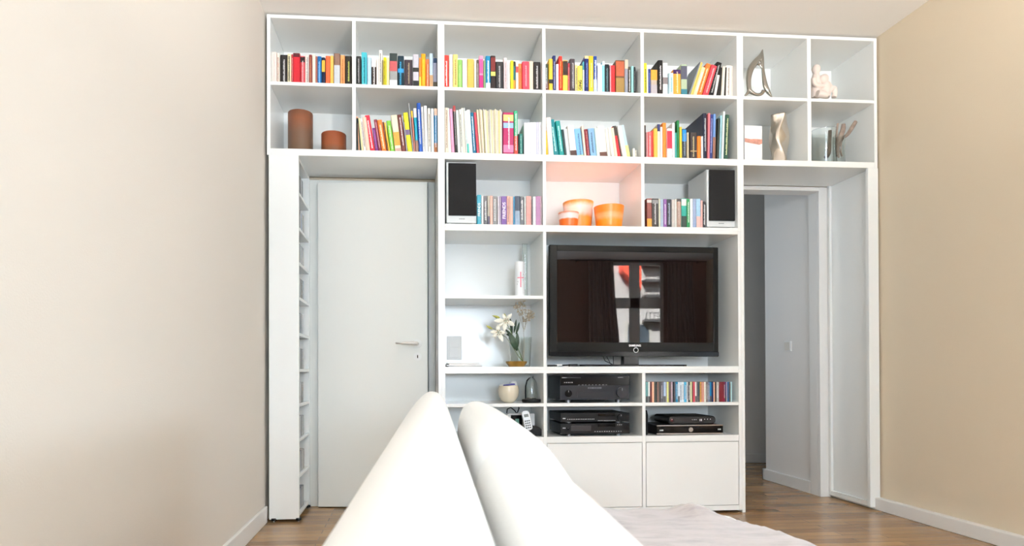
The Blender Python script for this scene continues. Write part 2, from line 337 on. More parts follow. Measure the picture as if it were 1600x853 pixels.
# cd tower
tw = empty('cd_tower', 'narrow white disc tower left of the door, open towards the door', 'shelf', (0, 0, 0))
TX0, TX1 = 0.010, 0.181
bd('side_panel', TX0, TX1, 0.015, 2.127, tw, 0, 0.018); bd('side_panel', TX0, TX1, 0.015, 2.127, tw, DEP-0.018, DEP)
bd('back_panel', TX0, TX0+0.008, 0.015, 2.127, tw, 0.018, DEP-0.018)
TB = [0.045, 0.2675, 0.478, 0.682, 0.885, 1.097, 1.307, 1.512, 1.716, 1.921]
for z in TB: bd('shelf_board', TX0+0.008, TX1-0.001, z-0.018, z, tw, 0.018, DEP-0.018)
bd('top_panel', TX0+0.008, TX1-0.001, 2.109, 2.127, tw, 0.018, DEP-0.018)
for y in (0.02, 0.35):
    for x in (0.035, 0.176):
        f_ = MB().lathe([(0.014, 0.008), (0.0165, 0.009), (0.0165, 0.020), (0.013, 0.022)], (x+0.001, y-0.012, 0), 20).build('foot', BLACKG, tw, smooth=True)
        MB().lathe([(0.005, 0), (0.005, 0.009)], (x+0.001, y-0.012, 0), 12).build('screw', SILVER, f_)
# right tower
tw2 = empty('recessed_panel_tower', 'shallow white panelled tower standing against the right wall', 'panel', (0, 0, 0))
bd('front_post', 3.679, 3.745, 0.015, 2.130, tw2, 0, 0.022); bd('rear_post', 3.690, 3.708, 0.015, 2.130, tw2, DEP-0.022, DEP)
bd('bottom_rail', 3.690, 3.708, 0.015, 0.047, tw2, 0.022, DEP-0.022); bd('recessed_panel', 3.708, 3.745, 0.015, 2.130, tw2, 0.022, DEP)
box('plinth', BLACKM, 3.712, 3.735, 0.02, 0.36, 0, 0.0148, tw2)  # black strip standing in for the shadow under the tower
# ------------------------------------------------------------------ books and cases
PAL = [('white','f6f4f0'),('cream','f3e6c6'),('pale pink','f2d6cf'),('pale blue','bcd6e6'),('sky blue','84b8e4'),('turquoise','4cbcc8'),('teal','128088'),('dark teal','1c4450'),('blue','1c5cae'),('navy','20285c'),('purple','6c4088'),('lilac','a898b4'),('pink','f0a4c0'),('rose','d45c66'),('red','d82c34'),('dark red','802030'),('maroon','8c3a3c'),('orange','f28030'),('amber','f6b24c'),('yellow','f2e030'),('pale yellow','f4e28c'),('mustard','dcb858'),('green','58a858'),('dark green','1c5a38'),('sage','9cb48c'),('mint','b8e0d4'),('brown','6a4434'),('tan','bc9070'),('dark brown','3a2c26'),('black','26262a'),('charcoal','4c4a4c'),('grey','9a9a9c'),('light grey','cccccc')]
def cname(h):
    c = [int(h[i:i+2], 16) for i in (0, 2, 4)]
    return min(PAL, key=lambda p: sum((a-int(p[1][i*2:i*2+2], 16))**2*k for i, (a, k) in enumerate(zip(c, (3, 4, 2)))))[0]
def cmat(h, kind='p'):
    if len(h) == 3: h = ''.join(a*2 for a in h)
    if kind == 'case': return mat('case_'+h, h, 0.22, var=0.10, vscale=70)
    return mat('cover_'+h, h, 0.45, var=0.05, vscale=90)
def book(x0, x1, z, h, dep, y, hexs, lean=0.0, title=None, bands=(), kind='book', word=None, bigw=None):
    """book standing on its tail with the spine towards the room; local origin at its resting corner"""
    wd = x1-x0; r = random
    flip = lean < 0
    if kind == 'dvd_case' or kind == 'cd_case':
        mb = MB().box(0, wd, 0, dep, 0, h); root = mb.build(kind, cmat(hexs, 'case'), bevel=min(0.0012, wd*.2), seg=1)
    elif kind in ('magazine', 'folder'):
        root = MB().box(0, wd, 0, dep, 0, h).build(kind, cmat(hexs), bevel=min(0.001, wd*.2), seg=1)
    else:
        t = min(0.0022, wd*0.2); rd = min(wd*0.28, 0.006)
        poly = [(0, dep), (0, rd), (rd*.3, rd*.3), (rd, 0), (wd-rd, 0), (wd-rd*.3, rd*.3), (wd, rd), (wd, dep), (wd-t, dep), (wd-t, t+rd*.6), (t, t+rd*.6), (t, dep)]
        root = MB().prism(poly, 0, h).build('book', cmat(hexs))
        MB().box(t*1.02, wd-t*1.02, t+rd*.62, dep-0.003, 0.002, h-0.003).build('page_block', PAPER, root)
    for i, (f0, f1, hc) in enumerate(bands):
        e = 0.0005 + 0.0002*i
        MB().box(wd*.03, wd*.97, -e, 0.004, max(0.0005, h*f0), h*f1-0.0002).build('spine_band', cmat(hc), root)
    if word:
        size = min(h*0.15, wd*0.85)
        text('spine_title', word, size, cmat(title or 'eee'), root, (wd/2, -0.0015, h*(0.5 if not bigw else bigw)), (pi/2, -pi/2, 0), bold=size*0.02)
    elif title:
        mb = MB(); z_ = h*r.uniform(.1, .2); top = h*r.uniform(.8, .93); cx_ = wd*r.uniform(.45, .55); hw = min(.0045, wd*r.uniform(.12, .2)); ls = min(.006, max(0.0032, wd*0.26))
        gap = r.uniform(.35, .6)*h
        while z_ < top:
            if abs(z_-gap) > 0.008 or True:
                k = r.choice((.35, .6, .9, 1)); mb.box(cx_-hw*k, cx_+hw, -0.0013, 0.001, z_, z_+ls*.62)
            z_ += ls
        mb.build('spine_title', cmat(title), root)
    a = lean
    root.rotation_euler = (0, a, 0)
    if a >= 0: root.location = (x1-wd*cos(a), y, z+wd*sin(a))
    else: root.location = (x0, y, z)
    root['_c'] = cname(hexs if len(hexs) == 6 else ''.join(q*2 for q in hexs))
    return root
WORDS = ['first', 'second', 'third', 'fourth', 'fifth', 'sixth', 'seventh', 'eighth', 'ninth', 'tenth', 'eleventh', 'twelfth', 'thirteenth', 'fourteenth', 'fifteenth', 'sixteenth', 'seventeenth', 'eighteenth', 'nineteenth', 'twentieth']
def label_row(items, where, noun, cat, group):
    cols = [o['_c'] for o in items]; n = len(items)
    L = cols and [None]*n
    cand = []
    for i, c in enumerate(cols):
        l = cols[i-1] if i else None; rr = cols[i+1] if i < n-1 else None
        cand.append((c, l, rr))
    for i, o in enumerate(items):
        c, l, rr = cand[i]
        nn = o.get('_n', noun)
        if cols.count(c) == 1: s = '%s %s, the only %s one %s' % (c, nn, c, where)
        elif l is None: s = '%s %s leftmost %s' % (c, nn, where)
        elif rr is None: s = '%s %s rightmost %s' % (c, nn, where)
        elif cand.count(cand[i]) == 1: s = '%s %s between %s and %s ones %s' % (c, nn, l, rr, where) if l != rr else '%s %s between two %s ones %s' % (c, nn, l, where)
        else:
            k = sum(1 for q in cols[:i] if q == c)
            s = '%s %s, %s %s one from left %s' % (c, nn, WORDS[k], c, where)
        tag(o, s, cat, group)
        del o['_c']
        if '_n' in o: del o['_n']
def parse_row(data, ox, oy, s, zs, Y, depf, kind='book', xlim=None, lastmax=None):
    out = []; prev_x = -9; prev_l = 0
    for line in data.strip().split('\n'):
        p = line.split(); x0, x1, yt = float(p[0]), float(p[1]), float(p[2]); hx_ = p[3]
        dx = 0; title = None; bands = []; word = None; k = kind; bw_ = None; dep = None; yy = Y; nm = None
        for q in p[4:]:
            if q.startswith('d'): dx = float(q[1:])
            elif q.startswith('t'): title = q[1:]
            elif q.startswith('b'): a = q[1:].split('-'); bands.append((float(a[0]), float(a[1]), a[2]))
            elif q.startswith('w'): word = q[1:].replace('_', ' ')
            elif q.startswith('k'): k = q[1:]
            elif q.startswith('D'): dep = float(q[1:])
            elif q.startswith('Y'): yy = float(q[1:])
            elif q.startswith('W'): bw_ = float(q[1:])
        yb = oy+640/s
        P0 = at(ox+x0/s, yb, yy); P1 = at(ox+x1/s, yb, yy); xt = ox+(x0+dx)/s; PT = at(xt, oy+yt/s, yy)
        # z of the top edge at that height
        hv = PT.z-zs; lean = 0
        if dx: lean = math.atan2(dx/s/263.0, hv)
        h = hv/cos(lean) - (0 if lean == 0 else abs((P1.x-P0.x)*sin(lean))*0.5)
        a, b = P0.x, P1.x
        if xlim: a = max(a, xlim[0]+0.0006); b = min(b, xlim[1]-0.0006)
        if b-a < 0.003: continue
        wd = (b-a)*cos(lean)*0.985
        dd = dep or random.uniform(*depf)
        yj = yy + (random.uniform(-0.008, 0.008) if kind == 'book' and dep is None and yy == Y else 0)
        o = book(a, a+wd if lean <= 0 else b, zs+0.0002, h, dd, yj, hx_, lean, title, bands, k, word, bw_) if lean <= 0 else book(b-wd, b, zs+0.0002, h, dd, yj, hx_, lean, title, bands, k, word, bw_)
        if k == 'magazine': o['_n'] = 'magazine'
        if k == 'folder': o['_n'] = 'folder'
        out.append(o)
    return out
R1 = ZR; R2 = 2.166
B = parse_row('''
90 145 135 f5ebe2
146 200 140 f0dcd4
205 250 150 f6ecdc ta04030
255 390 165 2a2625 tdddddd
392 458 165 e8dcb4 t3a3028
460 490 165 c8414a tf0e0e0
492 616 155 c8202e b.88-1-5a1a20
618 700 190 d5545c b.8-.97-2b2020 tf0d0d0
702 778 170 f4ece2 t999999
780 828 185 8f3a38 td8a060
830 890 175 f5e8d4
893 926 200 b87060
928 1000 215 1668a8 t99ccff
1005 1065 230 1d2340 b.5-.9-f0b440
1068 1148 190 f2693f
1150 1214 190 f8bd5c
1220 1332 150 8a6a5a b.05-.65-c9ccd0 D.17
1335 1418 190 f0a468 tb06020
1421 1542 205 2a2218 td8e070''', 415, 70, 11.43, R1, 0.05, (.12, .16), xlim=(T, XA[0]))
label_row(B, 'on top shelf, far left', 'book', 'book', 'books on the top shelf, far left compartment')
B = parse_row('''
78 162 205 2b2a28 tbbbbbb
168 268 125 4cbcc8 t006070
272 344 230 b8d4e8
346 434 250 3a2c26 tffffff b.75-1-f4efe8
437 480 250 efe4dc
482 540 88 f4efe4 t443333
543 562 285 8a7a50
564 612 228 f6e21c t333333
614 665 225 f3e6b0
669 812 150 9a9c9a b.78-1-35403e b.5-.78-c05a5c b.0-.25-e8eceb D.18
816 930 185 14303c t3aaddd b.5-.62-2a8fd0
935 1084 265 3c3038 tb0a080 D.17
1087 1197 170 c8c4cc b.1-.25-222222 b.5-.62-222222
1200 1234 240 f08a3c b.0-.4-f0e050
1237 1318 155 f9a61a tf8d040
1322 1378 260 f27a44 tf8d0c0
1382 1448 165 c0d4e4 b.0-.4-c8a078
1450 1522 245 9a9cb0 b.85-1-1c3c5c b.0-.25-504838''', 550, 70, 11.43, R1, 0.05, (.12, .16), xlim=(XA[1], XM0-T))
label_row(B, 'on top shelf, second compartment', 'book', 'book', 'books on the top shelf, second compartment')
B = parse_row('''
42 115 108 dc3c30 tffffff
118 178 97 faf3e6
180 255 105 f4dc80 t8a6a30
257 325 170 8cc466 tc8e8a0
328 402 165 f4f2ee
404 508 165 dcb858
510 548 175 f8f0d8
550 585 180 6a5a50 teeeeee
587 652 120 f0a0bc b.1-.45-c8307c b.5-.9-e05a98
655 688 190 8aa878
690 765 125 1684b0 b.0-.24-d8e4f0 tffffff
767 845 125 2c2220 b.57-.95-7a2c28 b.43-.55-e4e070
848 970 205 2e2e30 tcccccc
975 1025 150 f0dcdc ta08080
1028 1075 195 f0eef0
1078 1122 205 f0e828
1124 1158 205 2a6a78 b.0-.4-d89040 b.85-1-202020
1160 1202 220 f0e4dc b.65-.85-d05050
1204 1258 235 f59055 t803020
1260 1368 220 f04a5c tf8b0b8
1370 1436 205 f5dcc0
1438 1545 220 2c2826 teeeeee''', 690, 75, 10, R1, 0.045, (.12, .16), xlim=(XM0+T, XC[0]))
label_row(B, 'on top shelf, third compartment', 'book', 'book', 'books on the top shelf, third compartment')
B = parse_row('''
20 72 245 3c4a40 b.0-.4-6a3c38 tdddddd
75 138 175 f0c040 b.28-.4-202020
142 188 115 26306a tb0b0d0
190 232 250 f4e4ea
234 290 125 e8382c tf0c060
292 372 200 f2d058 b.55-.98-3a2a24
374 408 235 b03c48 te0a0a0
410 490 165 4a4246 tcccccc
492 534 255 f6e498 t403020
536 608 270 f8e468 wI_GING t2a2418 W.3
610 632 210 50a8b8 b.0-.75-f0f0e8
634 698 130 1c2868 t8899cc b.93-1-f4d8a0
700 776 125 f4c030 tf8e8b0
778 836 120 2c50a0 b.0-.4-b4c4e4 tffffff
838 910 265 eef0f8
912 950 210 8cd4e4 b.88-1-f8fafa
952 1030 245 20282a t6a8a90
1032 1052 260 d8a0a8
1054 1120 265 dc3438
1122 1262 190 6a4830 b.55-.97-b86040 b.02-.5-a08048 D.2
1264 1318 180 9a9ca8 b.75-1-d8c8b0
1320 1358 290 4a4438 teeeeee
1360 1400 290 98ccc8
1402 1440 290 1c2022 t888888
1443 1500 225 e4dcd0 Y.09''', 850, 75, 10, R1, 0.045, (.12, .16), xlim=(XC[1], XD[0]))
label_row(B, 'on top shelf, fourth compartment', 'book', 'book', 'books on the top shelf, fourth compartment')
B = parse_row('''
62 108 190 ece438 t333333
110 132 235 eef2ee
134 175 270 2c3c80 t8090c0
177 282 280 c0b0a0 b.62-1-f4a440 b.1-.45-b8b0b4
284 362 140 1c1816 teeeeee D.27
364 445 175 f4f2f0 b.38-.58-8a8080
447 520 345 c8e4ec t80b0c0
522 645 285 f8a440 b.85-1-3c1c58 tfff0d0
647 745 200 b0c0a0 b.55-.95-5a5a6a b.0-.25-3a8090
748 776 160 8a949c d215
778 812 175 e8c868 d190
814 878 250 f8ecb0 d165 tffffff
881 958 190 f08038 d180 tffe0c0
961 1058 220 dc4450 d170 tf0c0c0
1061 1146 165 1c1a1a d165 tcccccc
1150 1190 370 f0ece8 d70
1195 1262 250 1e1c1a d62
1265 1310 240 eee4d4 d30
1312 1332 260 2c2824 d22
1335 1425 222 f4ece2 d12 ta09080
1428 1490 225 eadcd0''', 1000, 80, 10, R1, 0.04, (.13, .17), xlim=(XD[1], XM1-T))
label_row(B, 'on top shelf, fifth compartment', 'book', 'book', 'books on the top shelf, fifth compartment')
B = parse_row('''
72 96 270 1e2a2a d-6
98 120 250 f0b088 d-34
122 142 290 1f4038 d-34
144 172 285 f0e0a8 d-50
174 215 285 f0ece6 d-58 t886666
217 275 270 f0cab4 d-62
277 350 235 d82840 d-88 tffffff
352 395 430 7a3080 d-52 tc080c0
397 445 295 8a3848 d-75 td8a0a8
447 518 312 f07c30 d-75 tfff0d0
520 545 330 6a4028 d-72
547 570 345 f0c040 d-70
572 640 310 7cc040 d-65 teeffdd
642 738 235 f4e8c8 d-68 b.2-.55-e0a040 b.0-.13-c8a090
740 805 235 6a3028 d-70 teeeeee
808 828 340 9898a0 d-52
830 898 200 f4ea30 d-72 b.45-.58-706080
900 918 62 a0a0a0 d-68
920 946 165 c07868 d-48 b.85-1-f0b830
948 992 130 20a0b8 d-38 b.8-1-f0e8e8 b.0-.3-907060
994 1050 62 1c50a8 d-36 tffffff
1052 1082 115 f0eeea d-30 t888888
1084 1130 95 f6f4f2 d-22
1132 1172 135 f0eadc d-12 t605040
1174 1216 145 e8f0f4 d-6
1218 1268 135 1880b0 b.85-1-f0c8b0 b.0-.25-b07040 tffffff''', 550, 155, 9.48, R2, 0.04, (.14, .2), xlim=(XA[1], XM0-T))
label_row(B, 'on second shelf, beside brown vases', 'book', 'book', 'books on the second shelf over the door')
mags = ''
mc = ['e4d8b8','f0e8d4','d8c8a8','f4ecdc','e8dca0','dcd4c4','f6efe0','e4e0a8','efe0c8','d4ccbc','f4f0e4','e8e4b0','f0e6d8','dccfb4','f2e6c0','e4dcd4','f4ead4','f0dc90','e8d8c8','ddd4d0']
xx = 508
for i in range(20):
    mags += '%d %d %d %s d%d kmagazine\n' % (xx, xx+14, 130+random.randint(0, 22), mc[i], -round(44-43*i/19)); xx += 15.2
B = parse_row('''
45 94 110 e8dcc8 t886644
97 134 112 f8f0ec d-30
137 178 125 f0a8c8 d-30
180 214 92 242424 d-30 tcccccc b.88-1-a84040
217 254 150 f0f4ec d-28
257 292 140 e4e4d8 d-26 t222222
294 325 112 f4ecd8 d-32
327 344 117 e0e4e0 d-33
347 368 160 60c8b8 d-34 b.25-1-f0f4f0
370 420 137 f4f8f8 d-38
422 470 175 147090 d-40 tffffff
472 505 180 c84858 d-44
'''+mags+'''820 965 175 b02860 tfff4f4 b.8-.95-f0c880 b.08-.25-e080a8 b.64-.76-90b8e0 D.22
967 1015 155 40b080 b.0-.44-d84030 teeeeee
1018 1034 462 2c2020
1036 1080 465 207068 t90c0b8
1100 1139 312 f0f0f4 kfolder D.24
1140 1178 310 ececf2 kfolder D.24
1180 1218 308 f2f2f6 kfolder D.24
1220 1262 306 eeeef4 kfolder D.24
1264 1296 305 d8d6e8 kfolder D.24
1298 1341 304 f2f0f4 kfolder D.24''', 690, 155, 8.53, R2, 0.035, (.15, .2), xlim=(XM0+T, XC[0]))
label_row(B, 'on second shelf, third compartment', 'book', 'book', 'books and magazines on the second shelf, third compartment')
B = parse_row('''
28 66 320 e0b830 d-14
68 148 130 f0e4dc d-44
152 235 150 0c8088 d-78 tccffee
237 310 175 14908c d-68 tccffee
312 342 305 243c3c d-58
344 395 292 e0e8ec d-52
397 497 245 f4ece4 d-54 b.0-.22-4a3028
500 600 287 80b8e8 d-52 b.0-.1-b8c890 t406080
602 636 247 f8e0c8 d-46
638 690 300 802028 d-44 tc08080
692 788 287 88b4dc d-42 t405060
790 835 277 d8ecdc d-40
837 950 247 f8f4ee d-46 b.0-.2-5a3428
952 998 290 f4f0e4 d-48
1000 1045 287 f8f4ec d-58
1047 1092 287 f8dcc0 d-64
1094 1146 252 d82830 d-82 b.7-1-302824
1150 1166 270 403830 d-84
1168 1236 252 f0f0e8 d-92
1240 1290 237 c0dce8 d-102 b.0-.4-f0e890
1310 1345 590 f4f0e0
1350 1385 605 f0ecdc t605040''', 850, 170, 9.475, R2, 0.04, (.13, .17), xlim=(XC[1], XD[0]))
label_row(B, 'on second shelf, fourth compartment', 'book', 'book', 'books on the second shelf, fourth compartment')
B = parse_row('''
62 92 270 4a3834
94 112 370 e8a8a8
114 162 370 e07070 tf8d0d0
164 192 350 c84038
194 250 320 f8b850
252 290 255 f6efd8 b.8-1-242860
292 324 295 f8f0e8
326 378 235 f08830
380 450 322 f8f0f2 b.35-.92-d83048
452 492 245 f8f6f6
494 518 380 40a8a0
520 556 207 147038 D.2
558 592 300 e8c840
596 656 325 2c3440 b.6-.98-2090e0 t90a0b0
658 684 380 c8b898
686 700 430 383030
702 800 380 3a3030 td0c090 b.3-.34-c0a070
806 860 425 f08020
862 888 430 f4f0f0
890 940 105 141c38 tcccccc D.3
942 972 110 e07880 d16
974 1010 125 303878 d18 tb0b0e0
1012 1050 120 6a90c8 d20 b.0-.5-8a6050
1052 1068 190 3c3428 d22
1070 1108 180 202a24 d24
1110 1140 135 9cc8d4 d26
1142 1172 82 e8f0ec d30
1174 1230 130 1c4838 d30 te8e8b0''', 1000, 165, 8.98, R2, 0.035, (.14, .19), xlim=(XD[1], XM1-T))
label_row(B, 'on second shelf, fifth compartment', 'book', 'book', 'books on the second shelf, fifth compartment')
R3 = ZT+T
B = parse_row('''
412 460 440 1890a8 wFRIENDS te8f4f4
462 486 450 e8e0e0
488 530 450 4a4a52 teeeeee
532 560 450 b0a898 b.0-.3-4a4458
562 592 450 f4b8a8
594 645 455 8a8888 teeeeee
650 672 455 d8d0d8
674 692 455 a898b0
695 755 455 6a4890 wFRIENDS tf0e8f4
757 790 455 e8b0a0 t333333
792 828 460 f0b8a8
830 848 460 1878a0
850 910 455 90a4b8 b.5-1-28384c
912 955 460 28303c teeeeee
957 980 460 c0c4c0
982 1040 455 d89890
1042 1058 490 504850
1060 1092 460 f0f0f0
1094 1145 455 b080a8
1147 1160 455 e0c8d0''', 690, 245, 7.418, R3, 0.02, (.134, .135), kind='dvd_case', xlim=(XM0+T, XC[0]))
label_row(B, 'right of the left loudspeaker', 'video case', 'dvd case', 'video disc cases beside the left loudspeaker')
B = parse_row('''
84 145 425 7a3830 b.0-.3-f0a040 b.85-.95-e0d8d0
147 225 425 2c2420 tdddddd b.82-.95-888888
228 248 430 d8d8c0
250 284 435 a8b8c8
286 325 435 8a5a9c tffffff
327 382 435 202430 tb0c0d0
384 425 440 c8c0b8
427 445 430 f0f0e8
447 500 430 a88878 b.9-1-404040 te0d8d0
502 565 425 20a090 b.75-.98-e8f8e8 b.0-.4-1c3830
567 605 430 2c8850 tffffff
607 640 430 f4f8f8
642 680 430 98a8c8
682 735 430 a0c8e0 b.0-.4-e0b8b0
737 760 450 e8b0a8
762 798 465 282428 tffffff''', 1000, 255, 7.753, R3, 0.02, (.134, .135), kind='dvd_case', xlim=(XD[1], XM1-T))
label_row(B, 'left of the right loudspeaker', 'video case', 'dvd case', 'video disc cases beside the right loudspeaker')
cds = '''92 130 6a9a98|132 158 f0f0ec|160 190 5a2020|192 222 f4b898|224 250 4a4a44|252 272 282c28|274 296 8a6a60|298 328 4c4846|330 352 6c6a72|354 376 7a8090|378 404 b8d0ec|406 426 a8a8a0|428 450 e8ec80|452 488 5a4a48|490 512 b8a0b0|514 540 181420|542 558 6a6870|560 596 2080a8|598 622 e4f0f8|624 656 dceaf4|658 690 e8f0f4|692 730 4aa4cc|733 752 e0e0e0|754 788 4a4a4c|790 814 e8ecb8|816 830 6c5a40|832 862 c84858|864 888 f0e8e0|890 912 6a6468|914 938 304850|940 962 e0a850|964 1004 c08878|1008 1030 f4f4e8|1034 1062 6a6460|1064 1092 70788c|1094 1120 1c78a8|1122 1150 101c48|1152 1172 d8a888|1174 1196 2c2824|1198 1236 b0aca8|1238 1306 600818|1308 1332 782038|1334 1352 3c3060|1354 1364 d0c0c8|1366 1396 2c5880|1398 1418 5a5048|1420 1440 b8dce0'''
s_ = ''
for c_ in cds.split('|'):
    a, b, h_ = c_.split(); s_ += '%s %s %d %s%s\n' % (a, b, 116, h_, random.choice(['', ' tdddddd', ' t333333', ' b.0-.3-444444', '']))
B = parse_row(s_, 1000, 585, 10, 0.6757, 0.02, (.14, .141), kind='cd_case', xlim=(XD[1], XM1-T))
label_row(B, 'in row below the television', 'music case', 'cd case', 'music disc cases below the television')
# music discs in the tower: spines towards the door
tc_ = ['98989c', '6a6a70', '4c4c52', 'b0b0b4', '7c7468', 'a4a09c', '3c3c42', '8890a0', 'c4c4c8', '57524c']
lv = ['lowest', 'second lowest', 'third lowest', 'fourth lowest', 'fifth lowest', 'sixth lowest', 'fourth highest', 'third highest', 'second highest', 'topmost']
for i, z in enumerate(TB):
    y = 0.045; n = 11
    for k in range(n):
        th = random.choice([0.0104, 0.0204, 0.0204, 0.024]); h_ = random.choice(tc_)
        if y+th > 0.27: break
        o = MB().box(0.026, 0.166, 0, th-0.0006, 0, 0.124).build('cd_case', cmat(h_, 'case'), bevel=0.0008, seg=1, loc=(0, y, z+0.0002))
        tag(o, 'grey toned music case on the %s shelf of the narrow tower' % lv[i], 'cd case', 'music disc cases on the %s tower shelf' % lv[i]); y += th
# ------------------------------------------------------------------ vases, pots, sculptures
def lathe_obj(name, label, cat, prof, m, c, n=48, wall=0.004, grp=None, smooth=True):
    """open vessel: outer profile closed by an inner wall"""
    inner = [(max(0.002, r-wall), h if i else h+wall) for i, (r, h) in enumerate(prof)]
    mb = MB(); mb.lathe([(0.001, prof[0][1])]+prof+inner[::-1]+[(0.001, prof[0][1]+wall)], (0, 0, 0), n, caps=False)
    o = mb.build(name, m, smooth=smooth); o.location = c
    md = o.modifiers.new('e', 'EDGE_SPLIT'); md.split_angle = radians(50)
    return tag(o, label, cat, grp)
def span(x0, x1, y, Y):
    a, b = at(x0, y, Y), at(x1, y, Y); return (a.x+b.x)/2, (b.x-a.x)/2
BV1 = ramp_mat('brown_glaze_tall', [(0, '66503c'), (.5, '705240'), (.8, '865034'), (1, '7a4a32')], 0, .27, 0.35, 0.05, 12)
BV2 = ramp_mat('brown_glaze_short', [(0, '54402f'), (.2, '704a32'), (.5, '8c4a28'), (1, '844224')], 0, .13, 0.3, 0.05, 12)
cx_, r_ = span(450, 489, 200, 0.16); zt_ = at(470, 170, 0.16-r_).z
lathe_obj('vase', 'tall brown cylindrical vase in the lower left compartment over the door', 'vase', [(r_, 0), (r_, (zt_-R2)*.99), (r_-.001, zt_-R2)], BV1, (cx_, 0.16, R2))
cx_, r_ = span(502, 541, 220, 0.14); zt_ = at(520, 203.5, 0.14-r_).z
lathe_obj('vase', 'short reddish brown cylindrical vase right of the tall brown one', 'vase', [(r_, 0), (r_, (zt_-R2)*.98), (r_-.001, zt_-R2)], BV2, (cx_, 0.14, R2))
def pot(x0, x1, xb0, xb1, ytop, Y, label, stops):
    cx_, r_ = span(x0, x1, ytop, Y); _, rb = span(xb0, xb1, 352, Y); zt_ = at((x0+x1)/2, ytop, Y-r_).z; hh = zt_-R3
    m = ramp_mat('orange_glass_pot', stops, 0, hh, 0.34, 0.05, 35)
    o = lathe_obj('tealight_pot', label, 'pot', [(rb*.96, 0), (rb, .004)]+[(rb+(r_-rb)*t/6, hh*t/6) for t in range(1, 7)], m, (cx_, Y, R3))
    l = bpy.data.lights.new('tealight', 'POINT'); l.energy = .6*hh/.15; l.color = (1, .62, .45); l.shadow_soft_size = .02  # light added inside the pot to give the compartment a pinkish glow
    lo = bpy.data.objects.new('tealight', l); COL.objects.link(lo); lo.parent = o; lo.location = (0, 0, hh*.55)
pot(880, 926.5, 884, 922, 310.5, 0.19, 'large orange and pale pink pot at the back left of the three', [(0, 'f08c22'), (.45, 'f09030'), (.6, 'f8d4c4'), (.8, 'fadfd4'), (.92, 'e8a868'), (1, 'd89040')])
pot(872.5, 904, 876, 902, 329, 0.075, 'small orange pot with a pale pink band in front', [(0, 'e46818'), (.52, 'ea6c1e'), (.6, 'fbe8e2'), (.85, 'fbe2dc'), (.97, 'e0906c')])
pot(928.5, 974, 933, 970, 317.5, 0.11, 'orange tapered pot standing at the right of the three', [(0, 'f8880e'), (.35, 'f8921c'), (.5, 'f4b078'), (.62, 'f3a868'), (.72, 'f68a20'), (1, 'f08826')])
# chrome sculpture
def P(x, y, Y): return at(x, y, Y)
YS = 0.12
def curve_tube(ctrl, n=6):
    pts, rad = [], []
    c = ctrl
    for i in range(len(c)-1):
        p0, p1, p2, p3 = c[max(0, i-1)], c[i], c[i+1], c[min(len(c)-1, i+2)]
        for k in range(n):
            t = k/n
            q = [0.5*((2*p1[j])+(-p0[j]+p2[j])*t+(2*p0[j]-5*p1[j]+4*p2[j]-p3[j])*t*t+(-p0[j]+3*p1[j]-3*p2[j]+p3[j])*t**3) for j in range(3)]
            pts.append((q[0], q[1])); rad.append(q[2])
    pts.append(c[-1][:2]); rad.append(c[-1][2]); return pts, rad
def img_tube(mb, ctrl, Y, flat=1.3, n=12, dy=None):
    pts, rad = curve_tube(ctrl); L = len(pts)
    mb.tube([P(x, y, Y+(dy(i/(L-1)) if dy else 0)) for i, (x, y) in enumerate(pts)], [max(.0006, r/255) for r in rad], n, flat)
mb = MB()
img_tube(mb, [(1191.5, 77, .5), (1188, 87, 3.0), (1180.5, 97, 5.0), (1173, 108, 5.2), (1170, 121, 4.4), (1170, 133, 3.8), (1172, 142, 3.6), (1181, 147.5, 2.6), (1189, 147, 2.8), (1193, 142, 3.4)], YS, .8)
img_tube(mb, [(1192, 77.5, .5), (1190.5, 90, 3.2), (1191.8, 105, 2.6), (1193.5, 120, 3.2), (1196, 134, 4.2), (1200, 143, 3.8), (1206, 152, 1.2)], YS, .8)
img_tube(mb, [(1187, 90, 4.0), (1183, 99, 2.4), (1187, 101, 2.0), (1191, 106, 2.2)], YS, .8)
img_tube(mb, [(1171, 140, 3.0), (1167.5, 146, 2.4), (1163.5, 150, 1.4)], YS, .8)
sc = mb.build('abstract_sculpture', CHROME, smooth=True)
tag(sc, 'polished silver abstract loop sculpture with a pointed tip on the top right shelf', 'sculpture')
md = sc.modifiers.new('r', 'REMESH'); md.mode = 'VOXEL'; md.voxel_size = 0.0022; md.use_smooth_shade = True
md = sc.modifiers.new('sm', 'SMOOTH'); md.iterations = 3; md.factor = 0.5
# seated couple figurine
mb = MB(); YF = 0.13
def iball(x, y, Y, rx, ry, rz, seg=16): c = P(x, y, Y); mb.ball(c, 1, rx/250, ry/250, rz/250, seg)
iball(1275.3, 108.5, YF-.01, 6.4, 6.2, 7.6, 20); iball(1287.5, 123, YF-.03, 7, 6.6, 7.2, 20)
img_tube(mb, [(1275.3, 112, 3.6), (1275, 118, 5.4), (1275, 124, 7.6), (1275, 136, 7.6), (1276, 152, 8.6)], YF, 1.0)
img_tube(mb, [(1271.5, 122, 4), (1273.5, 131, 4), (1282, 134, 3.4), (1291, 134, 3)], YF-.03, 1.0)
img_tube(mb, [(1288, 127, 4.5), (1290, 134, 7), (1291, 144, 7), (1289, 151, 7.6)], YF-.02, 1.0)
img_tube(mb, [(1277, 146, 6), (1287, 148, 5.6), (1293, 150, 3.5)], YF-.04, 1.0)
img_tube(mb, [(1290, 146, 4), (1297, 141, 4.2), (1303, 138, 4.0), (1304.5, 145, 3.8), (1303, 152, 4)], YF-.03, 1.0)
img_tube(mb, [(1294, 129, 2.6), (1299, 136, 2.3), (1297, 143, 2)], YF-.03, 1.0)
fg = mb.build('couple_figurine', mat('bisque_ceramic', 'ecdcd2', 0.6), smooth=True)
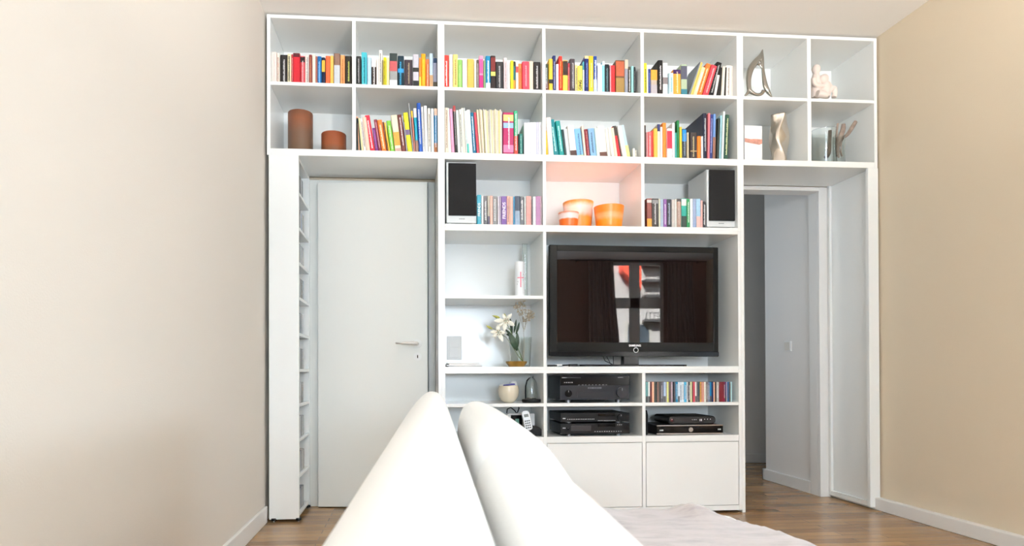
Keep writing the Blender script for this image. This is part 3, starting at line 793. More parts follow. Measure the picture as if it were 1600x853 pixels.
tag(fg, 'pale pink ceramic figurine of two embracing seated people, top right compartment', 'figurine')
md = fg.modifiers.new('r', 'REMESH'); md.mode = 'VOXEL'; md.voxel_size = 0.0025; md.use_smooth_shade = True
md = fg.modifiers.new('sm', 'SMOOTH'); md.iterations = 5
# card with clasped hands
a = at(1162.2, 196, 0.10); b = at(1191, 196, 0.10)
cd = MB().box(a.x+.004, b.x, 0.10, 0.112, R2, a.z).build('photo_card', PAPERW, bevel=0.001)
tag(cd, 'white card with a photo of clasped hands in the lower right shelves', 'card')
SKN = mat('printed_skin', 'c98f7e', 0.6, var=0.2, vscale=60)
zc = at(1175, 219, .1).z
pts = [(a.x+.005, zc+.012), (a.x+.045, zc+.006), (a.x+.07, zc+.008), (b.x-.001, zc+.006), (b.x-.001, zc-.02), (b.x-.02, zc-.028), (a.x+.05, zc-.02), (a.x+.005, zc-.012)]
MB().prism([(p[0], p[1]) for p in pts], 0.0993, 0.101, 'XZ').build('printed_hands', SKN, cd)
# twisted metallic vase
cx_, r_ = span(1204.5, 1231.5, 215, 0.13); zt_ = at(1218, 177.5, 0.10).z; hh = zt_-R2
mb = MB(); rows = []
NZ, NA = 56, 4
prof = []
bm_ = mb.bm; rings = []
for j in range(NZ+1):
    t = j/NZ; tw_ = radians(35)*sin(t*2*pi*1.15+0.6); sc_ = 1+0.07*sin(t*4*pi+.8)
    ring = []
    for k in range(24):
        a_ = 2*pi*k/24; e = 0.42
        x = abs(cos(a_))**e*(1 if cos(a_) > 0 else -1); y = abs(sin(a_))**e*(1 if sin(a_) > 0 else -1)
        x *= r_*.86*sc_; y *= r_*.78*sc_
        x2 = x*cos(tw_*.8+.5)-y*sin(tw_*.8+.5); y2 = x*sin(tw_*.8+.5)+y*cos(tw_*.8+.5)
        ring.append(bm_.verts.new((x2*.95, y2*.9, t*hh)))
    rings.append(ring)
for A_, B_ in zip(rings, rings[1:]):
    for k in range(24): bm_.faces.new((A_[k], A_[(k+1)%24], B_[(k+1)%24], B_[k]))
bm_.faces.new(rings[0][::-1])
o = mb.build('twisted_vase', mat('champagne_metal', 'd0c8bd', 0.2, metal=0.9), smooth=True, solid=0.003, loc=(cx_, 0.135, R2+.0016))
tag(o, 'tall twisted square vase of shiny champagne metal beside the hands card', 'vase')
# glass jar + driftwood
cx_, r_ = span(1270, 1304, 220, 0.17); zt_ = at(1287, 197, 0.17-r_).z
lathe_obj('glass_jar', 'wide clear glass jar in the lowest right compartment over the passage', 'jar', [(r_*.96, 0), (r_, .006), (r_, zt_-R2-.006), (r_+.002, zt_-R2)], GLASS, (cx_, 0.17, R2), wall=0.003)
cx_, r_ = span(1303, 1318.6, 220, 0.10); zt_ = at(1310, 210, 0.07).z
lathe_obj('glass_vase', 'clear glass cylinder holding the driftwood sticks', 'vase', [(r_*.96, 0), (r_, .004), (r_, zt_-R2)], GLASS, (cx_, 0.10, R2), wall=0.0025, n=32)
WOOD = mat('driftwood', '9a887c', 0.7, bump=0.6, bscale=60, var=0.3, vscale=25)
def stick(ctrl, Y, label, dy=None):
    mb = MB(); img_tube(mb, [(a, b, c*1.25) for a, b, c in ctrl], Y, 0.9, 9, dy); o = mb.build('driftwood_stick', WOOD, smooth=True); tag(o, label, 'driftwood', 'driftwood sticks in the glass'); return o
stick([(1311, 247, 1.2), (1308.5, 232, 2.6), (1312, 218, 3.2), (1317, 203, 3.0), (1318, 194, 2.4)], 0.10, 'thick forked driftwood stick leaning in the glass cylinder')
stick([(1315.5, 245, 1.0), (1313, 233, 1.4), (1315, 219, 1.6), (1325, 209, 2.3), (1332, 198, 2.6), (1337, 190, 2.4)], 0.10, 'longest driftwood stick, tilted to the right out of the glass', lambda t: -.004)
stick([(1307, 246, .8), (1306.5, 225, 1.2), (1307.5, 205, 1.5), (1309, 193, 1.2)], 0.112, 'thin upright grey driftwood stick at the back of the glass')
stick([(1290, 247.5, 2.6), (1294, 240, 3.0), (1296, 225, 2.2), (1297, 204, 2.2)], 0.165, 'upright driftwood stick standing inside the wide glass jar')
# ------------------------------------------------------------------ loudspeakers
CLOTH = mat('black_speaker_cloth', '171718', 0.95, bump=0.5, bscale=900)
SPK = mat('silver_grey_cabinet', 'd2d4d4', 0.4)
def speaker(x0, x1, ytop, ybase, Y, dep, label, gx0, gx1, gy0, gy1):
    A = at(x0, ytop, Y); B2 = at(x1, ybase, Y); wd = B2.x-A.x; hh = A.z-R3
    r = empty('loudspeaker', label, 'speaker', (A.x, Y, R3), 'bookshelf loudspeakers')
    box('cabinet', SPK, 0, wd, 0.012, dep, 0.012, hh, r, bevel=0.003)
    g0 = at(gx0, gy0, Y); g1 = at(gx1, gy1, Y)
    box('front_baffle', mat('pale_baffle', 'dfe1e0', 0.35), 0.0, wd, 0, 0.012, 0.012, hh, r, bevel=0.003)
    box('grille', CLOTH, g0.x-A.x, g1.x-A.x, -0.010, 0.001, g1.z-R3, g0.z-R3, r, bevel=0.003)
    m_ = MB(); zz = (g1.z-R3+0.012)/2+.003
    for k in range(7): m_.box(wd*.42+k*.005, wd*.42+k*.005+.0035, -0.0008, 0.001, zz-.003, zz+.003)
    m_.build('badge', mat('badge_grey', '8a8c8e', 0.4), r)
    for x in (0.02, wd-0.02):
        for y in (0.02, dep-0.02): MB().lathe([(0.009, 0), (0.009, 0.0125)], (x, y, 0), 14).build('foot', WHITE, r)
speaker(697.4, 744.6, 253, 348, 0.03, 0.20, 'left loudspeaker with a black grille, silver cabinet, beside the video discs', 700.5, 744, 255, 337.5)
speaker(1104, 1148.5, 264.5, 354.5, 0.03, 0.25, 'right loudspeaker with a black grille, its silver side showing', 1107, 1147.5, 265.5, 345.5)
# ------------------------------------------------------------------ television
TVY = 0.07; ZV = ZB+T-0.0
tl = at(858.5, 383, TVY); br_ = at(1122.6, 556, TVY); W_ = br_.x-tl.x; Ht = tl.z-br_.z
tv = empty('television', 'large black flat television on its stand mirroring a window', 'television', ((tl.x+br_.x)/2, TVY, br_.z)); tv.rotation_euler = (0, radians(.2), 0)
def TVp(x, y): p = at(x, y, TVY); return p.x-(tl.x+br_.x)/2, p.z-br_.z
sx0, sz1 = TVp(870, 392); sx1, sz0 = TVp(1115, 535)
BEZ = mat('bezel_gloss', '121210', 0.25, spec=0.12)
fr = MB(); w2 = W_/2
fr.box(-w2, sx0, 0, .03, 0.02, Ht).box(sx1, w2, 0, .03, 0.02, Ht).box(sx0, sx1, 0, .03, sz1, Ht).box(sx0, sx1, 0, .03, 0.028, sz0)
fr.build('bezel', BEZ, tv, bevel=0.002)
box('outer_rim', BLACKG, -w2-.003, w2+.003, 0.004, .035, -.001, Ht+.003, tv, bevel=0.006, seg=3)
box('screen', mat('glass_screen', '120b0a', 0.015, spec=0.5, ior=1.52), sx0-.001, sx1+.001, 0.0035, 0.012, sz0-.001, sz1+.001, tv)
box('back_shell', BLACKM, -w2+.05, w2-.05, .035, .10, .05, Ht-.05, tv, bevel=0.01)
cb = MB(); cb.prism([(-w2, .026), (-w2, 0.0), (-w2+.006, -0.004), (w2-.006, -0.004), (w2, 0.0), (w2, .026)], -.006, .012, 'XZ'); cb.build('chin_bar', BLACKG, tv, bevel=0.002)
text('maker_logo', 'SAMSUNG', 0.0165, mat('logo_white', 'f4f4f4', 0.3), tv, (TVp(992, 540)[0], -0.0008, TVp(992, 540)[1]), bold=0.0006)
px_, pz_ = TVp(993, 547)
bmr = MB(); ri = []
for k in range(32):
    a_ = 2*pi*k/32; ri.append((cos(a_), sin(a_)))
bmr.tube([(px_+.0145*a_[0], -0.0065, pz_+.0145*a_[1]) for a_ in ri+[ri[0]]], 0.0018, 8); bmr.build('power_ring', mat('ring_white', 'e8e8e8', 0.3), tv, smooth=True)
nx0 = TVp(977, 560)[0]; nx1 = TVp(999, 560)[0]; nb = ZV-br_.z
MB().prism([(nx0-.006, nb+.012), (nx1+.006, nb+.012), (nx1, 0.03), (nx0, 0.03)], .02, .07, 'XZ').build('neck', BLACKG, tv, bevel=.003)
b0 = TVp(906, 571)[0]; b1 = TVp(1073, 571)[0]
pl = [(b0+.03, -.03), (b1-.03, -.03), (b1, 0), (b1+.0, .16), (b1-.04, .21), (b0+.04, .21), (b0, .16), (b0, 0)]
MB().prism(pl, nb+.0003, nb+.012).build('stand_base', BLACKG, tv, bevel=.002)
mb = MB(); z0_ = nb+.014
mb.tube([(nx0-.04, .09, .08), (nx0-.115, .08, .0), (nx0-.10, .08, -.03), (nx0-.05, .09, z0_)], .0025).tube([(nx0-.05, .09, .07), (nx0-.09, .085, 0), (nx0-.06, .09, z0_)], .002).tube([(nx0-.03, .09, .07), (nx0-.045, .09, 0), (nx0-.04, .1, z0_)], .002)
mb.build('cable', BLACKM, tv, smooth=True)
# remote-like black adapter left of the stand
a = at(856.5, 570, .06); b = at(903, 570, .06)
r = empty('power_adapter', 'flat black adapter with a cable left of the television stand', 'adapter', (a.x, .06, ZV))
box('plug_block', BLACKM, (b.x-a.x)*.72, b.x-a.x, 0, .03, 0, .016, r, bevel=.003)
box('body', BLACKM, 0, (b.x-a.x)*.3, 0, .03, 0, .012, r, bevel=.003)
MB().tube([(.05, .015, .008), ((b.x-a.x)*.5, .012, .008), ((b.x-a.x)*.74, .015, .010)], .004).build('cable', BLACKM, r, smooth=True)
box('sticker', PAPERW, (b.x-a.x)*.26, (b.x-a.x)*.48, .006, .008, .006, .014, r)
# ------------------------------------------------------------------ hi-fi
def hifi(name, label, x0, x1, y0, y1, zs, Y, dep, face, feet=0.012):
    A = at(x0, y0, Y); Bq = at(x1, y1, Y); wd = Bq.x-A.x; zb = zs+feet; hh = A.z-zb
    r = empty(name, label, 'audio device', (A.x, Y, zs)); r['_'] = 0; del r['_']
    box('case', BLACKMET, 0.004, wd-.004, 0.008, dep, feet, feet+hh-.001, r, bevel=.002)
    box('front_panel', face, 0, wd, 0, .009, feet, feet+hh, r, bevel=.0015)
    for x in (.06, wd-.06):
        for y in (.04, dep-.05): MB().lathe([(.018, 0), (.018, feet-.002), (.015, feet+.001)], (x, y, 0), 20).build('foot', mat('dark_steel', '6a6a6c', .3, metal=1), r)
    return r, wd, hh, feet
def knob(r, x, z, rad, m=BLACKG, dep=.014):
    k = MB().lathe([(rad, 0), (rad, dep*.85), (rad*.93, dep)], (0, 0, 0), 32, 'Y'); o = k.build('knob', m, r, smooth=False); o.location = (x, -dep, z); 
    MB().box(-.001, .001, -0.0006, 0.001, rad*.35, rad*.85).build('pointer', MARK, o)
def marks(r, name, x0, x1, z, n, hgt=.003, m=None, wf=.6, y=-.0008):
    mb = MB(); st = (x1-x0)/n
    for k in range(n): mb.box(x0+k*st, x0+k*st+st*wf*random.uniform(.6, 1), y, .0005, z-hgt/2, z+hgt/2)
    mb.build(name, m or MARK, r)
FACEA = mat('receiver_face', '12141a', 0.35, spec=0.35)
r, wd, hh, ft = hifi('av_receiver', 'black surround receiver with two round knobs below the television', 874.8, 984, 587, 624, 0.6757, .03, .33, FACEA, .018)
box('display_window', BLACKG, .002, wd-.002, -.0015, .001, ft+hh*.60, ft+hh-.002, r, bevel=.001)
knob(r, wd*.115, ft+hh*.27, .021); knob(r, wd*.875, ft+hh*.30, .032, mat('knob_dark', '2a2b2f', .3, metal=.6), .02)
box('flap', mat('flap_dark', '1b1d22', .35, metal=.5), wd*.25, wd*.75, -.0012, .001, ft+hh*.08, ft+hh*.36, r, bevel=.0006)
marks(r, 'button_row', wd*.26, wd*.7, ft+hh*.62, 9, .0015, y=-.002); marks(r, 'maker_name', wd*.03, wd*.10, ft+hh*.92, 6, .004, wf=.9, y=-.002); marks(r, 'model_text', wd*.105, wd*.3, ft+hh*.92, 12, .0015, y=-.002)
marks(r, 'model_name', wd*.83, wd*.91, ft+hh*.92, 8, .003, wf=.9, y=-.002); marks(r, 'indicator', wd*.06, wd*.19, ft+hh*.72, 5, .005, y=-.002); marks(r, 'display_digits', wd*.4, wd*.6, ft+hh*.49, 8, .009, mat('dim_digits', '6a6c74', .4), .7)
FACEB = mat('component_face', '0b0b0c', 0.4, spec=0.22)
r, wd, hh, ft = hifi('cd_player', 'slim black disc player, the lower of the two stacked components', 875.5, 984, 662, 676.5, 0.4747, .035, .30, FACEB, .012)
zt1 = 0.4747+ft+hh
box('disc_tray', mat('tray', '202124', .3), wd*.15, wd*.44, -.0012, .001, ft+hh*.3, ft+hh*.8, r, bevel=.0006); box('display', BLACKG, wd*.54, wd*.79, -.001, .001, ft+hh*.68, ft+hh*.93, r)
marks(r, 'maker_logo', wd*.035, wd*.075, ft+hh*.58, 3, .006, wf=.9); marks(r, 'button_row', wd*.49, wd*.9, ft+hh*.22, 12, .003); marks(r, 'button_row', wd*.82, wd*.9, ft+hh*.85, 3, .003); knob(r, wd*.11, ft+hh*.5, .006, dep=.004)
r, wd, hh, ft = hifi('amplifier', 'slim black amplifier with one knob, stacked on the disc player', 875.5, 984, 645.5, 659, zt1+.0003, .035, .30, FACEB, .010)
box('display', BLACKG, wd*.54, wd*.79, -.001, .001, ft+hh*.62, ft+hh*.9, r); knob(r, wd*.865, ft+hh*.5, .020, BLACKMET)
marks(r, 'maker_logo', wd*.035, wd*.075, ft+hh*.4, 3, .006, wf=.9); marks(r, 'button_row', wd*.1, wd*.5, ft+hh*.3, 16, .003); marks(r, 'button_row', wd*.54, wd*.8, ft+hh*.12, 12, .003)
r, wd, hh, ft = hifi('disc_recorder', 'flat black recorder with silver edges under the set-top box', 1026, 1130, 664.5, 679, 0.4747, .03, .26, BLACKG, .004)
box('silver_strip', SILVER, 0, wd, -.002, .001, ft, ft+.007, r); box('silver_strip', SILVER, 0, wd, -.002, .001, ft+hh-.005, ft+hh, r)
MB().lathe([(.014, 0), (.014, .003)], (wd*.51, -.003, ft+hh*.5), 28, 'Y').build('round_button', SILVER, r); marks(r, 'maker_logo', wd*.045, wd*.1, ft+hh*.45, 4, .007, wf=.9); marks(r, 'format_logo', wd*.92, wd*.97, ft+hh*.5, 3, .008, wf=.9)
zt2 = 0.4747+ft+hh
A = at(1044, 650.5, .05); Bq = at(1118, 663, .05); wd = Bq.x-A.x; hh = A.z-zt2-.002
r = empty('set_top_box', 'black rounded set-top box lying on the silver-edged recorder', 'audio device', (A.x-.0, .05, zt2+.0003))
def rr(w_, h_, rad, x0=0, z0=0, n=6):
    pts = []
    for cx__, cz__, a0 in ((w_-rad, h_-rad, 0), (rad, h_-rad, 90), (rad, rad, 180), (w_-rad, rad, 270)):
        for k in range(n+1): a_ = radians(a0+90*k/n); pts.append((x0+cx__+rad*cos(a_), z0+cz__+rad*sin(a_)))
    return pts
MB().prism(rr(wd, hh, hh*.45, 0, .003), 0, .22, 'XZ').build('case', BLACKM, r, bevel=.001, seg=1)
MB().prism(rr(wd*.97, hh*.8, hh*.38, wd*.015, .003+hh*.1), -.002, .002, 'XZ').build('front_panel', mat('stb_face', '1a1a1c', .25), r)
knob(r, wd*.075, .003+hh*.5, .009, mat('red_black', '3a1416', .2), .003)
marks(r, 'maker_logo', wd*.66, wd*.72, .003+hh*.5, 2, .013, wf=.7, y=-.003); marks(r, 'button_row', wd*.5, wd*.62, .003+hh*.55, 3, .004, wf=.4, y=-.003); marks(r, 'button_row', wd*.76, wd*.94, .003+hh*.6, 3, .004, wf=.3, y=-.003)
for x in (.03, wd-.04): box('foot', mat('red_foot', '5a1a1a', .4), x, x+.05, .02, .18, 0, .0032, r)
p0 = at(1009.6, 660, .06)
o = MB().prism([(0, 0), (.034, 0), (.036, .12), (.030, .15), (.015, .158), (0, .155)], 0, .20, 'XZ').build('router', BLACKM, bevel=.006, seg=3, loc=(XD[1]+.001, .05, 0.4748)); tag(o, 'upright black router with rounded corners left of the set-top box', 'router')
# ------------------------------------------------------------------ left column objects
ZL2 = ZB+T; ZL1 = 1.320
# candle with cross
cx_, r_ = span(805, 819.5, 440, .15); zt_ = at(812, 409, .15).z
o = empty('candle', 'white pillar candle with a pink cross in the compartment above the lilies', 'candle', (cx_, .15, ZL1))
MB().lathe([(r_-.002, 0), (r_, .002), (r_, zt_-ZL1-.004), (r_-.004, zt_-ZL1)], n=40).build('wax_body', mat('white_wax', 'f2f2f2', .4), o, smooth=False)
PINK = mat('pink_print', 'e0788c', .5)
def on_cyl(mb, x0, x1, z0, z1, r):
    n = 6; rows = []
    for k in range(n+1):
        a_ = (x0+(x1-x0)*k/n)/r; rows.append([(r*sin(a_), -r*cos(a_), z0), (r*sin(a_), -r*cos(a_), z1)])
    mb.grid(rows)
mb = MB(); zc = at(812, 436, .12).z-ZL1
on_cyl(mb, -.0035, .0035, zc-.05, zc+.045, r_+.0004); on_cyl(mb, -.021, .021, zc+.006, zc+.012, r_+.0005); mb.build('cross_print', PINK, o, solid=.0004)
mb = MB()
for x, z in ((-.018, -.016), (.017, -.004), (.02, .03), (-.022, -.03)): on_cyl(mb, x-.002, x+.002, zc+z-.002, zc+z+.002, r_+.0005)
mb.build('dot_print', mat('grey_print', '8a7a80', .5), o, solid=.0004)
MB().tube([(0, 0, zt_-ZL1), (.001, 0, zt_-ZL1+.008)], .0008, 6).build('wick', BLACKM, o)
cx_, r_ = span(816, 824, 400, .26); zt_ = at(820, 381, .26).z
lathe_obj('glass_tube', 'very slim tall clear glass vase behind the cross candle', 'vase', [(r_, 0), (r_, zt_-ZL1-.003), (r_+.001, zt_-ZL1)], GLASS, (cx_, .26, ZL1), wall=.002, n=24)
# switch plate on the back panel
a = at(698, 525, DEP-.006); b = at(721.5, 562, DEP-.006)
o = MB().box(a.x, b.x, DEP-.014, DEP-.006, b.z, a.z).build('light_switch', TRIMM, bevel=.002); tag(o, 'white double light switch on the back panel left of the lilies', 'light switch')
wq = b.x-a.x; zq = a.z-b.z
for k in range(2): box('rocker', TRIMM, a.x+wq*.16, b.x-wq*.16, DEP-.018, DEP-.012, b.z+zq*(.06+.43*k)+.004, b.z+zq*(.06+.43*(k+1)), o, bevel=.0012)
# magazines stack
zz = ZL2+.0002
for i, (wq, dq, hq, c_, rz_, lab) in enumerate(((.205, .27, .005, '2a2430', 2, 'dark magazine at the bottom of the flat stack below the light switch'), (.208, .28, .007, 'ece6e8', -1, 'white magazine second from below in the flat stack'), (.2, .27, .006, 'd8d4d0', 3, 'light grey magazine third in the flat stack'), (.195, .265, .007, 'c2c0ba', -3, 'grey folded newspaper topmost on the flat stack of magazines'))):
    o = MB().box(-wq/2, wq/2, -dq/2, dq/2, 0, hq).build('magazine', mat('mag_'+c_, c_, .4, var=.2, vscale=25), bevel=.001, loc=(1.148, .16+.004*i, zz)); o.rotation_euler = (0, 0, radians(rz_))
    MB().box(-wq/2+.002, wq/2-.0005, -dq/2-.0005, dq/2-.001, .001, hq-.0015).build('page_block', PAPERW, o); tag(o, lab, 'magazine', 'magazines lying in a flat stack'); zz += hq+.0004
# glass vase with bronze bowl, lilies
YV = .15
cx_, r_ = span(793.5, 829.5, 530, .22); zt_ = at(811, 526, .22-r_).z; _, rb_ = span(796, 826.5, 570, .22)
lathe_obj('glass_vase', 'clear glass vase behind the bronze bowl of lilies', 'vase', [(rb_, 0), (rb_+.001, .006), (r_, zt_-ZL2)], GLASS, (cx_+.004, .22, ZL2), wall=.003)
cx_, r_ = span(790.2, 823.7, 566, .08); zt_ = at(807, 564.3, .08-r_).z-ZL2
BRZ = mat('bronze_bowl', 'a07c3c', .35, metal=.6, var=.2, vscale=30)
lathe_obj('bronze_bowl', 'shallow bronze coloured bowl under the white lilies', 'bowl', [(r_*.68, 0), (r_*.8, zt_*.3), (r_*.95, zt_*.7), (r_, zt_)], BRZ, (cx_, .08, ZL2), wall=.003)
o = MB().lathe([(r_*.74, .008), (r_*.82, zt_*.55), (r_*.78, zt_*.75), (r_*.3, zt_*1.05)], (cx_, .08, ZL2), 32).build('moss', mat('dry_moss', 'b8a888', .95, bump=1, bscale=120, var=.3, vscale=90), smooth=True); tag(o, 'pale dry filling heaped inside the bronze bowl', 'moss'); o['kind'] = 'stuff'
GREEN = mat('leaf_green', '173019', .55, var=.25, vscale=30); STEMG = mat('stem_green', '5a7038', .5); PETAL = mat('lily_petal', 'f6f3e4', .45, var=.04, vscale=40); POLL = mat('pollen', '8a5a20', .8); BUD = mat('bud_green', 'a8a850', .5, var=.2, vscale=60)
YLf = .07
def leaf_mesh(mb, base, tip, width, bow, nrm=Vector((0, -1, 0)), n=10, fold=.25):
    base, tip = V3(base), V3(tip); ax = tip-base; side = ax.cross(nrm).normalized(); rows = []
    for i in range(n+1):
        t = i/n; c = base+ax*t+nrm*bow*sin(pi*t); wv = width*max(0.02, sin(pi*min(1, t*.93+.05))**.8)
        rows.append([c-side*wv+nrm*wv*fold, c-side*wv*.5+nrm*wv*fold*.3, c, c+side*wv*.5+nrm*wv*fold*.3, c+side*wv+nrm*wv*fold])
    mb.grid(rows)
def lily(parent, cx, cy, Y, size, rot, tips):
    c = at(cx, cy, Y)
    f = bpy.data.objects.new('lily_flower', None); COL.objects.link(f); f.parent = parent
    for tx, ty, dy, wd_ in tips:
        p = at(tx, ty, Y); mb = MB(); q = Vector((p.x, Y+dy, p.z))
        leaf_mesh(mb, c+Vector((0, .02, 0)), q, wd_, .016, n=12, fold=-.2); mb.build('petal', PETAL, f, smooth=True, solid=.0008)
    mb = MB()
    for k in range(6):
        a_ = 2*pi*k/6; e = c+Vector((.014*cos(a_), -.03, .014*sin(a_)-.004)); mb.tube([c+Vector((0, .01, 0)), (c+e)/2+Vector((0, -.006, 0)), e], .0007, 6)
    mb.build('stamens', STEMG, f)
    mb = MB()
    for k in range(6): a_ = 2*pi*k/6; mb.ball(c+Vector((.014*cos(a_), -.031, .014*sin(a_)-.004)), .0022, 1.6, 1, 1, 8)
    mb.build('anthers', POLL, f)
ly = empty('lily_stem', 'cut stem of white lilies with dark leaves in the bronze bowl', 'flowers', (cx_, .08, ZL2))
ly_root = ly; inv = Matrix.Translation(-ly.location)
lily(ly, 790, 501, YLf, 1, 0, [(799.5, 490, .0, .012), (803.5, 509, -.01, .014), (787, 518.5, -.015, .013), (771.5, 501.5, -.01, .014), (786, 490, .01, .010), (777, 512, .01, .010)])
lily(ly, 778, 519, YLf-.01, 1, 0, [(765.5, 519, -.01, .012), (785, 534, -.015, .014), (790, 520, 0, .012), (778, 507, .01, .012), (769, 527, .0, .009), (773, 529, .01, .008)])
mb = MB(); s0 = at(816.5, 563, .075)
def stem(mb, pts, r0, r1): mb.tube([at(x, y, Y) for x, y, Y in pts], [r0+(r1-r0)*i/(len(pts)-1) for i in range(len(pts))], 8)
stem(mb, [(817, 565, .08), (812, 551, .08), (803, 530, .08), (797, 515, .08), (790, 503, .085)], .0024, .0018)
stem(mb, [(817, 565, .08), (809, 555, .075), (800, 540, .07), (791, 527, .07), (780, 520, .07)], .002, .0015)
stem(mb, [(797, 515, .085), (783, 505, .09), (774, 496, .08)], .0014, .0011); stem(mb, [(788, 521, .08), (772, 514, .085), (764, 511, .075)], .0014, .0011)
mb.build('stem', STEMG, ly, smooth=True)
def bud(x0, y0, x1, y1, Y):
    a_, b_ = at(x0, y0, Y), at(x1, y1, Y); mb = MB(); mb.tube([a_+(b_-a_)*t for t in (0, .15, .45, .75, 1)], [.002, .006, .0078, .005, .001], 12); mb.build('bud', BUD, ly, smooth=True)
bud(781, 496.5, 769, 493, .075); bud(769, 514, 759.5, 508.5, .07); bud(790, 498, 788, 489.5, .085)
for x0, y0, x1, y1, wd_, Y in ((800, 523, 797, 497, .009, .10), (803, 520, 806.5, 499, .008, .095), (806, 522, 811.5, 503, .008, .09), (800, 525, 791, 522, .010, .085), (801, 527, 789, 514, .008, .1), (808, 545, 808, 519, .012, .10)):
    mb = MB(); leaf_mesh(mb, at(x0, y0, Y), at(x1, y1, Y), wd_, .008); mb.build('leaf', GREEN, ly, smooth=True, solid=.0006)
mb = MB(); leaf_mesh(mb, at(808, 548, .06), at(795, 519, .06), .020, .01, n=16); mb.build('leaf', GREEN, ly, smooth=True, solid=.0006)
for ch in ly.children: ch.matrix_parent_inverse = Matrix.Translation(-ly.location)
# dried blossom spray
dr = empty('dried_flower_spray', 'spray of dried beige blossoms rising right of the lilies', 'flowers', (cx_+.02, .09, ZL2)); DRY = mat('dried_beige', 'b3a184', .9, var=.3, vscale=80); DST = mat('dried_stem', '8c8064', .8)
mb = MB(); fl = MB(); rnd = random.Random(3)
stem(mb, [(818, 565, .09), (819, 545, .10), (818.5, 525, .11), (818, 515, .11)], .0014, .001)
for (bx, by, ex, ey) in ((818, 515, 808, 478), (818, 515, 814, 488), (818.5, 518, 825, 489), (818, 515, 830, 492), (818, 513, 816, 474), (820, 515, 822, 497)):
    stem(mb, [(bx, by, .11), ((bx*.5+ex*.5)+rnd.uniform(-1, 1), (by+ey)/2, .11), (ex, ey, .10)], .0009, .0006)
    for k in range(20):
        qx, qy, qY = ex+rnd.uniform(-5, 5), ey+rnd.uniform(-5, 6), .10+rnd.uniform(-.02, .02)
        mb.tube([at(ex, ey+3, .10), at(qx, qy, qY)], .0004, 4)
        for q in range(6): fl.ball(at(qx+rnd.uniform(-1.3, 1.3), qy+rnd.uniform(-1.3, 1.3), qY), rnd.uniform(.0014, .0026), seg=6)
mb.build('stem', DST, dr); o = fl.build('blossoms', DRY, dr); o['kind'] = 'stuff'
for ch in dr.children: ch.matrix_parent_inverse = Matrix.Translation(-dr.location)
# row A left: round bowl with odds and ends, cloche stand
ZA = 0.6757
cx_, r_ = span(778.3, 810.8, 613, .12); R = r_
prof = [(R*.45, 0), (R*.72, R*.22), (R*.93, R*.6), (R, R*1.0), (R*.98, R*1.35), (R*.9, R*1.62)]
lathe_obj('round_bowl', 'round glossy beige bowl holding a pen and small things', 'bowl', prof, mat('beige_glaze', 'cfc4ae', .15, coat=.5), (cx_, .12, ZA), wall=.004)
o = MB().ball((cx_+.028, .12, ZA+R*1.72), .026, seg=24).build('white_ball', PAPERW, smooth=True); tag(o, 'white round ball resting in the beige bowl', 'ball')
o = MB().ball((cx_-.035, .13, ZA+R*1.62), .016, 1.3, 1, .7, seg=18).build('crumpled_tissue', PAPERW, smooth=True); tag(o, 'small white crumpled tissue at the left inside the beige bowl', 'tissue')
o = MB().tube([(cx_-.04, .075, ZA+R*1.66), (cx_+.032, .072, ZA+R*1.76)], .0035, 10).build('blue_pen', mat('blue_plastic', '2b2a80', .3), smooth=True); tag(o, 'blue pen lying across the beige bowl', 'pen')
MB().box(cx_+.006, cx_+.03, .070, .075, ZA+R*1.74, ZA+R*1.83).build('pen_clip', mat('violet', '4a4090', .3), o)
bx, br2 = span(815.5, 845, 625, .10)
r = empty('display_stand', 'black curved hook stand with a glass dome on a dark base', 'stand', (bx, .10, ZA))
MB().lathe([(br2*.92, 0), (br2, .008), (br2*.97, .02), (br2*.5, .024)], n=40).build('base', BLACKM, r, smooth=False)
hk = [(-br2*.6, 0, .02), (-br2*.62, 0, .06), (-br2*.6, 0, .10), (-br2*.45, 0, .135), (-br2*.2, 0, .15), (0.01, 0, .152), (.012, 0, .165)]
MB().tube(hk, [.0045, .0045, .0045, .0045, .004, .003, .001], 10).build('hook', BLACKM, r, smooth=True)
MB().lathe([(br2*.62, .024), (br2*.62, .10), (br2*.52, .13), (br2*.3, .148), (.004, .155), (.003, .153), (br2*.28, .146), (br2*.5, .128), (br2*.6, .10), (br2*.6, .024)], n=36, caps=False).build('glass_dome', GLASS, r, smooth=True)
MB().tube([(.012, 0, .16), (-.005, .03, .176)], .0006, 5).build('wire', SILVER, r)
MB().tube([(br2*.45*cos(2*pi*k/24)+.0, br2*.45*sin(2*pi*k/24), .028) for k in range(25)], .003, 8).build('metal_ring', SILVER, r, smooth=True)
# row B left: phone and picture box
ZBt = 0.4747
a = at(793, 646, .16); b = at(835.5, 664, .16)
r = empty('answering_machine', 'white desk device with a dark picture display behind the cordless phone', 'device', (a.x, .16, ZBt))
wq = b.x-a.x; hq = a.z-ZBt
MB().prism(rr(wq, hq, .008), 0, .05, 'XZ').build('body', mat('device_white', 'ecebe8', .35), r, bevel=.002)
box('display', BLACKG, wq*.12, wq*.55, -.001, .002, hq*.25, hq*.92, r); box('picture', mat('picture_green', '5a8a7a', .5, var=.4, vscale=60), wq*.28, wq*.42, -.0016, .0, hq*.3, hq*.75, r)
MB().tube([(wq*.0, .03, hq), (wq*.02, .03, hq+.025), (wq*.15, .03, hq+.035), (wq*.3, .03, hq+.015), (wq*.36, .03, hq)], .0035, 8).build('cable', BLACKM, r, smooth=True)
MB().tube([(wq*.4, .04, hq), (wq*.48, .05, hq+.03), (wq*.5, .1, hq+.035)], .0035, 8).build('cable', BLACKM, r, smooth=True)
a = at(811, 670, .08); b = at(846.5, 681, .08)
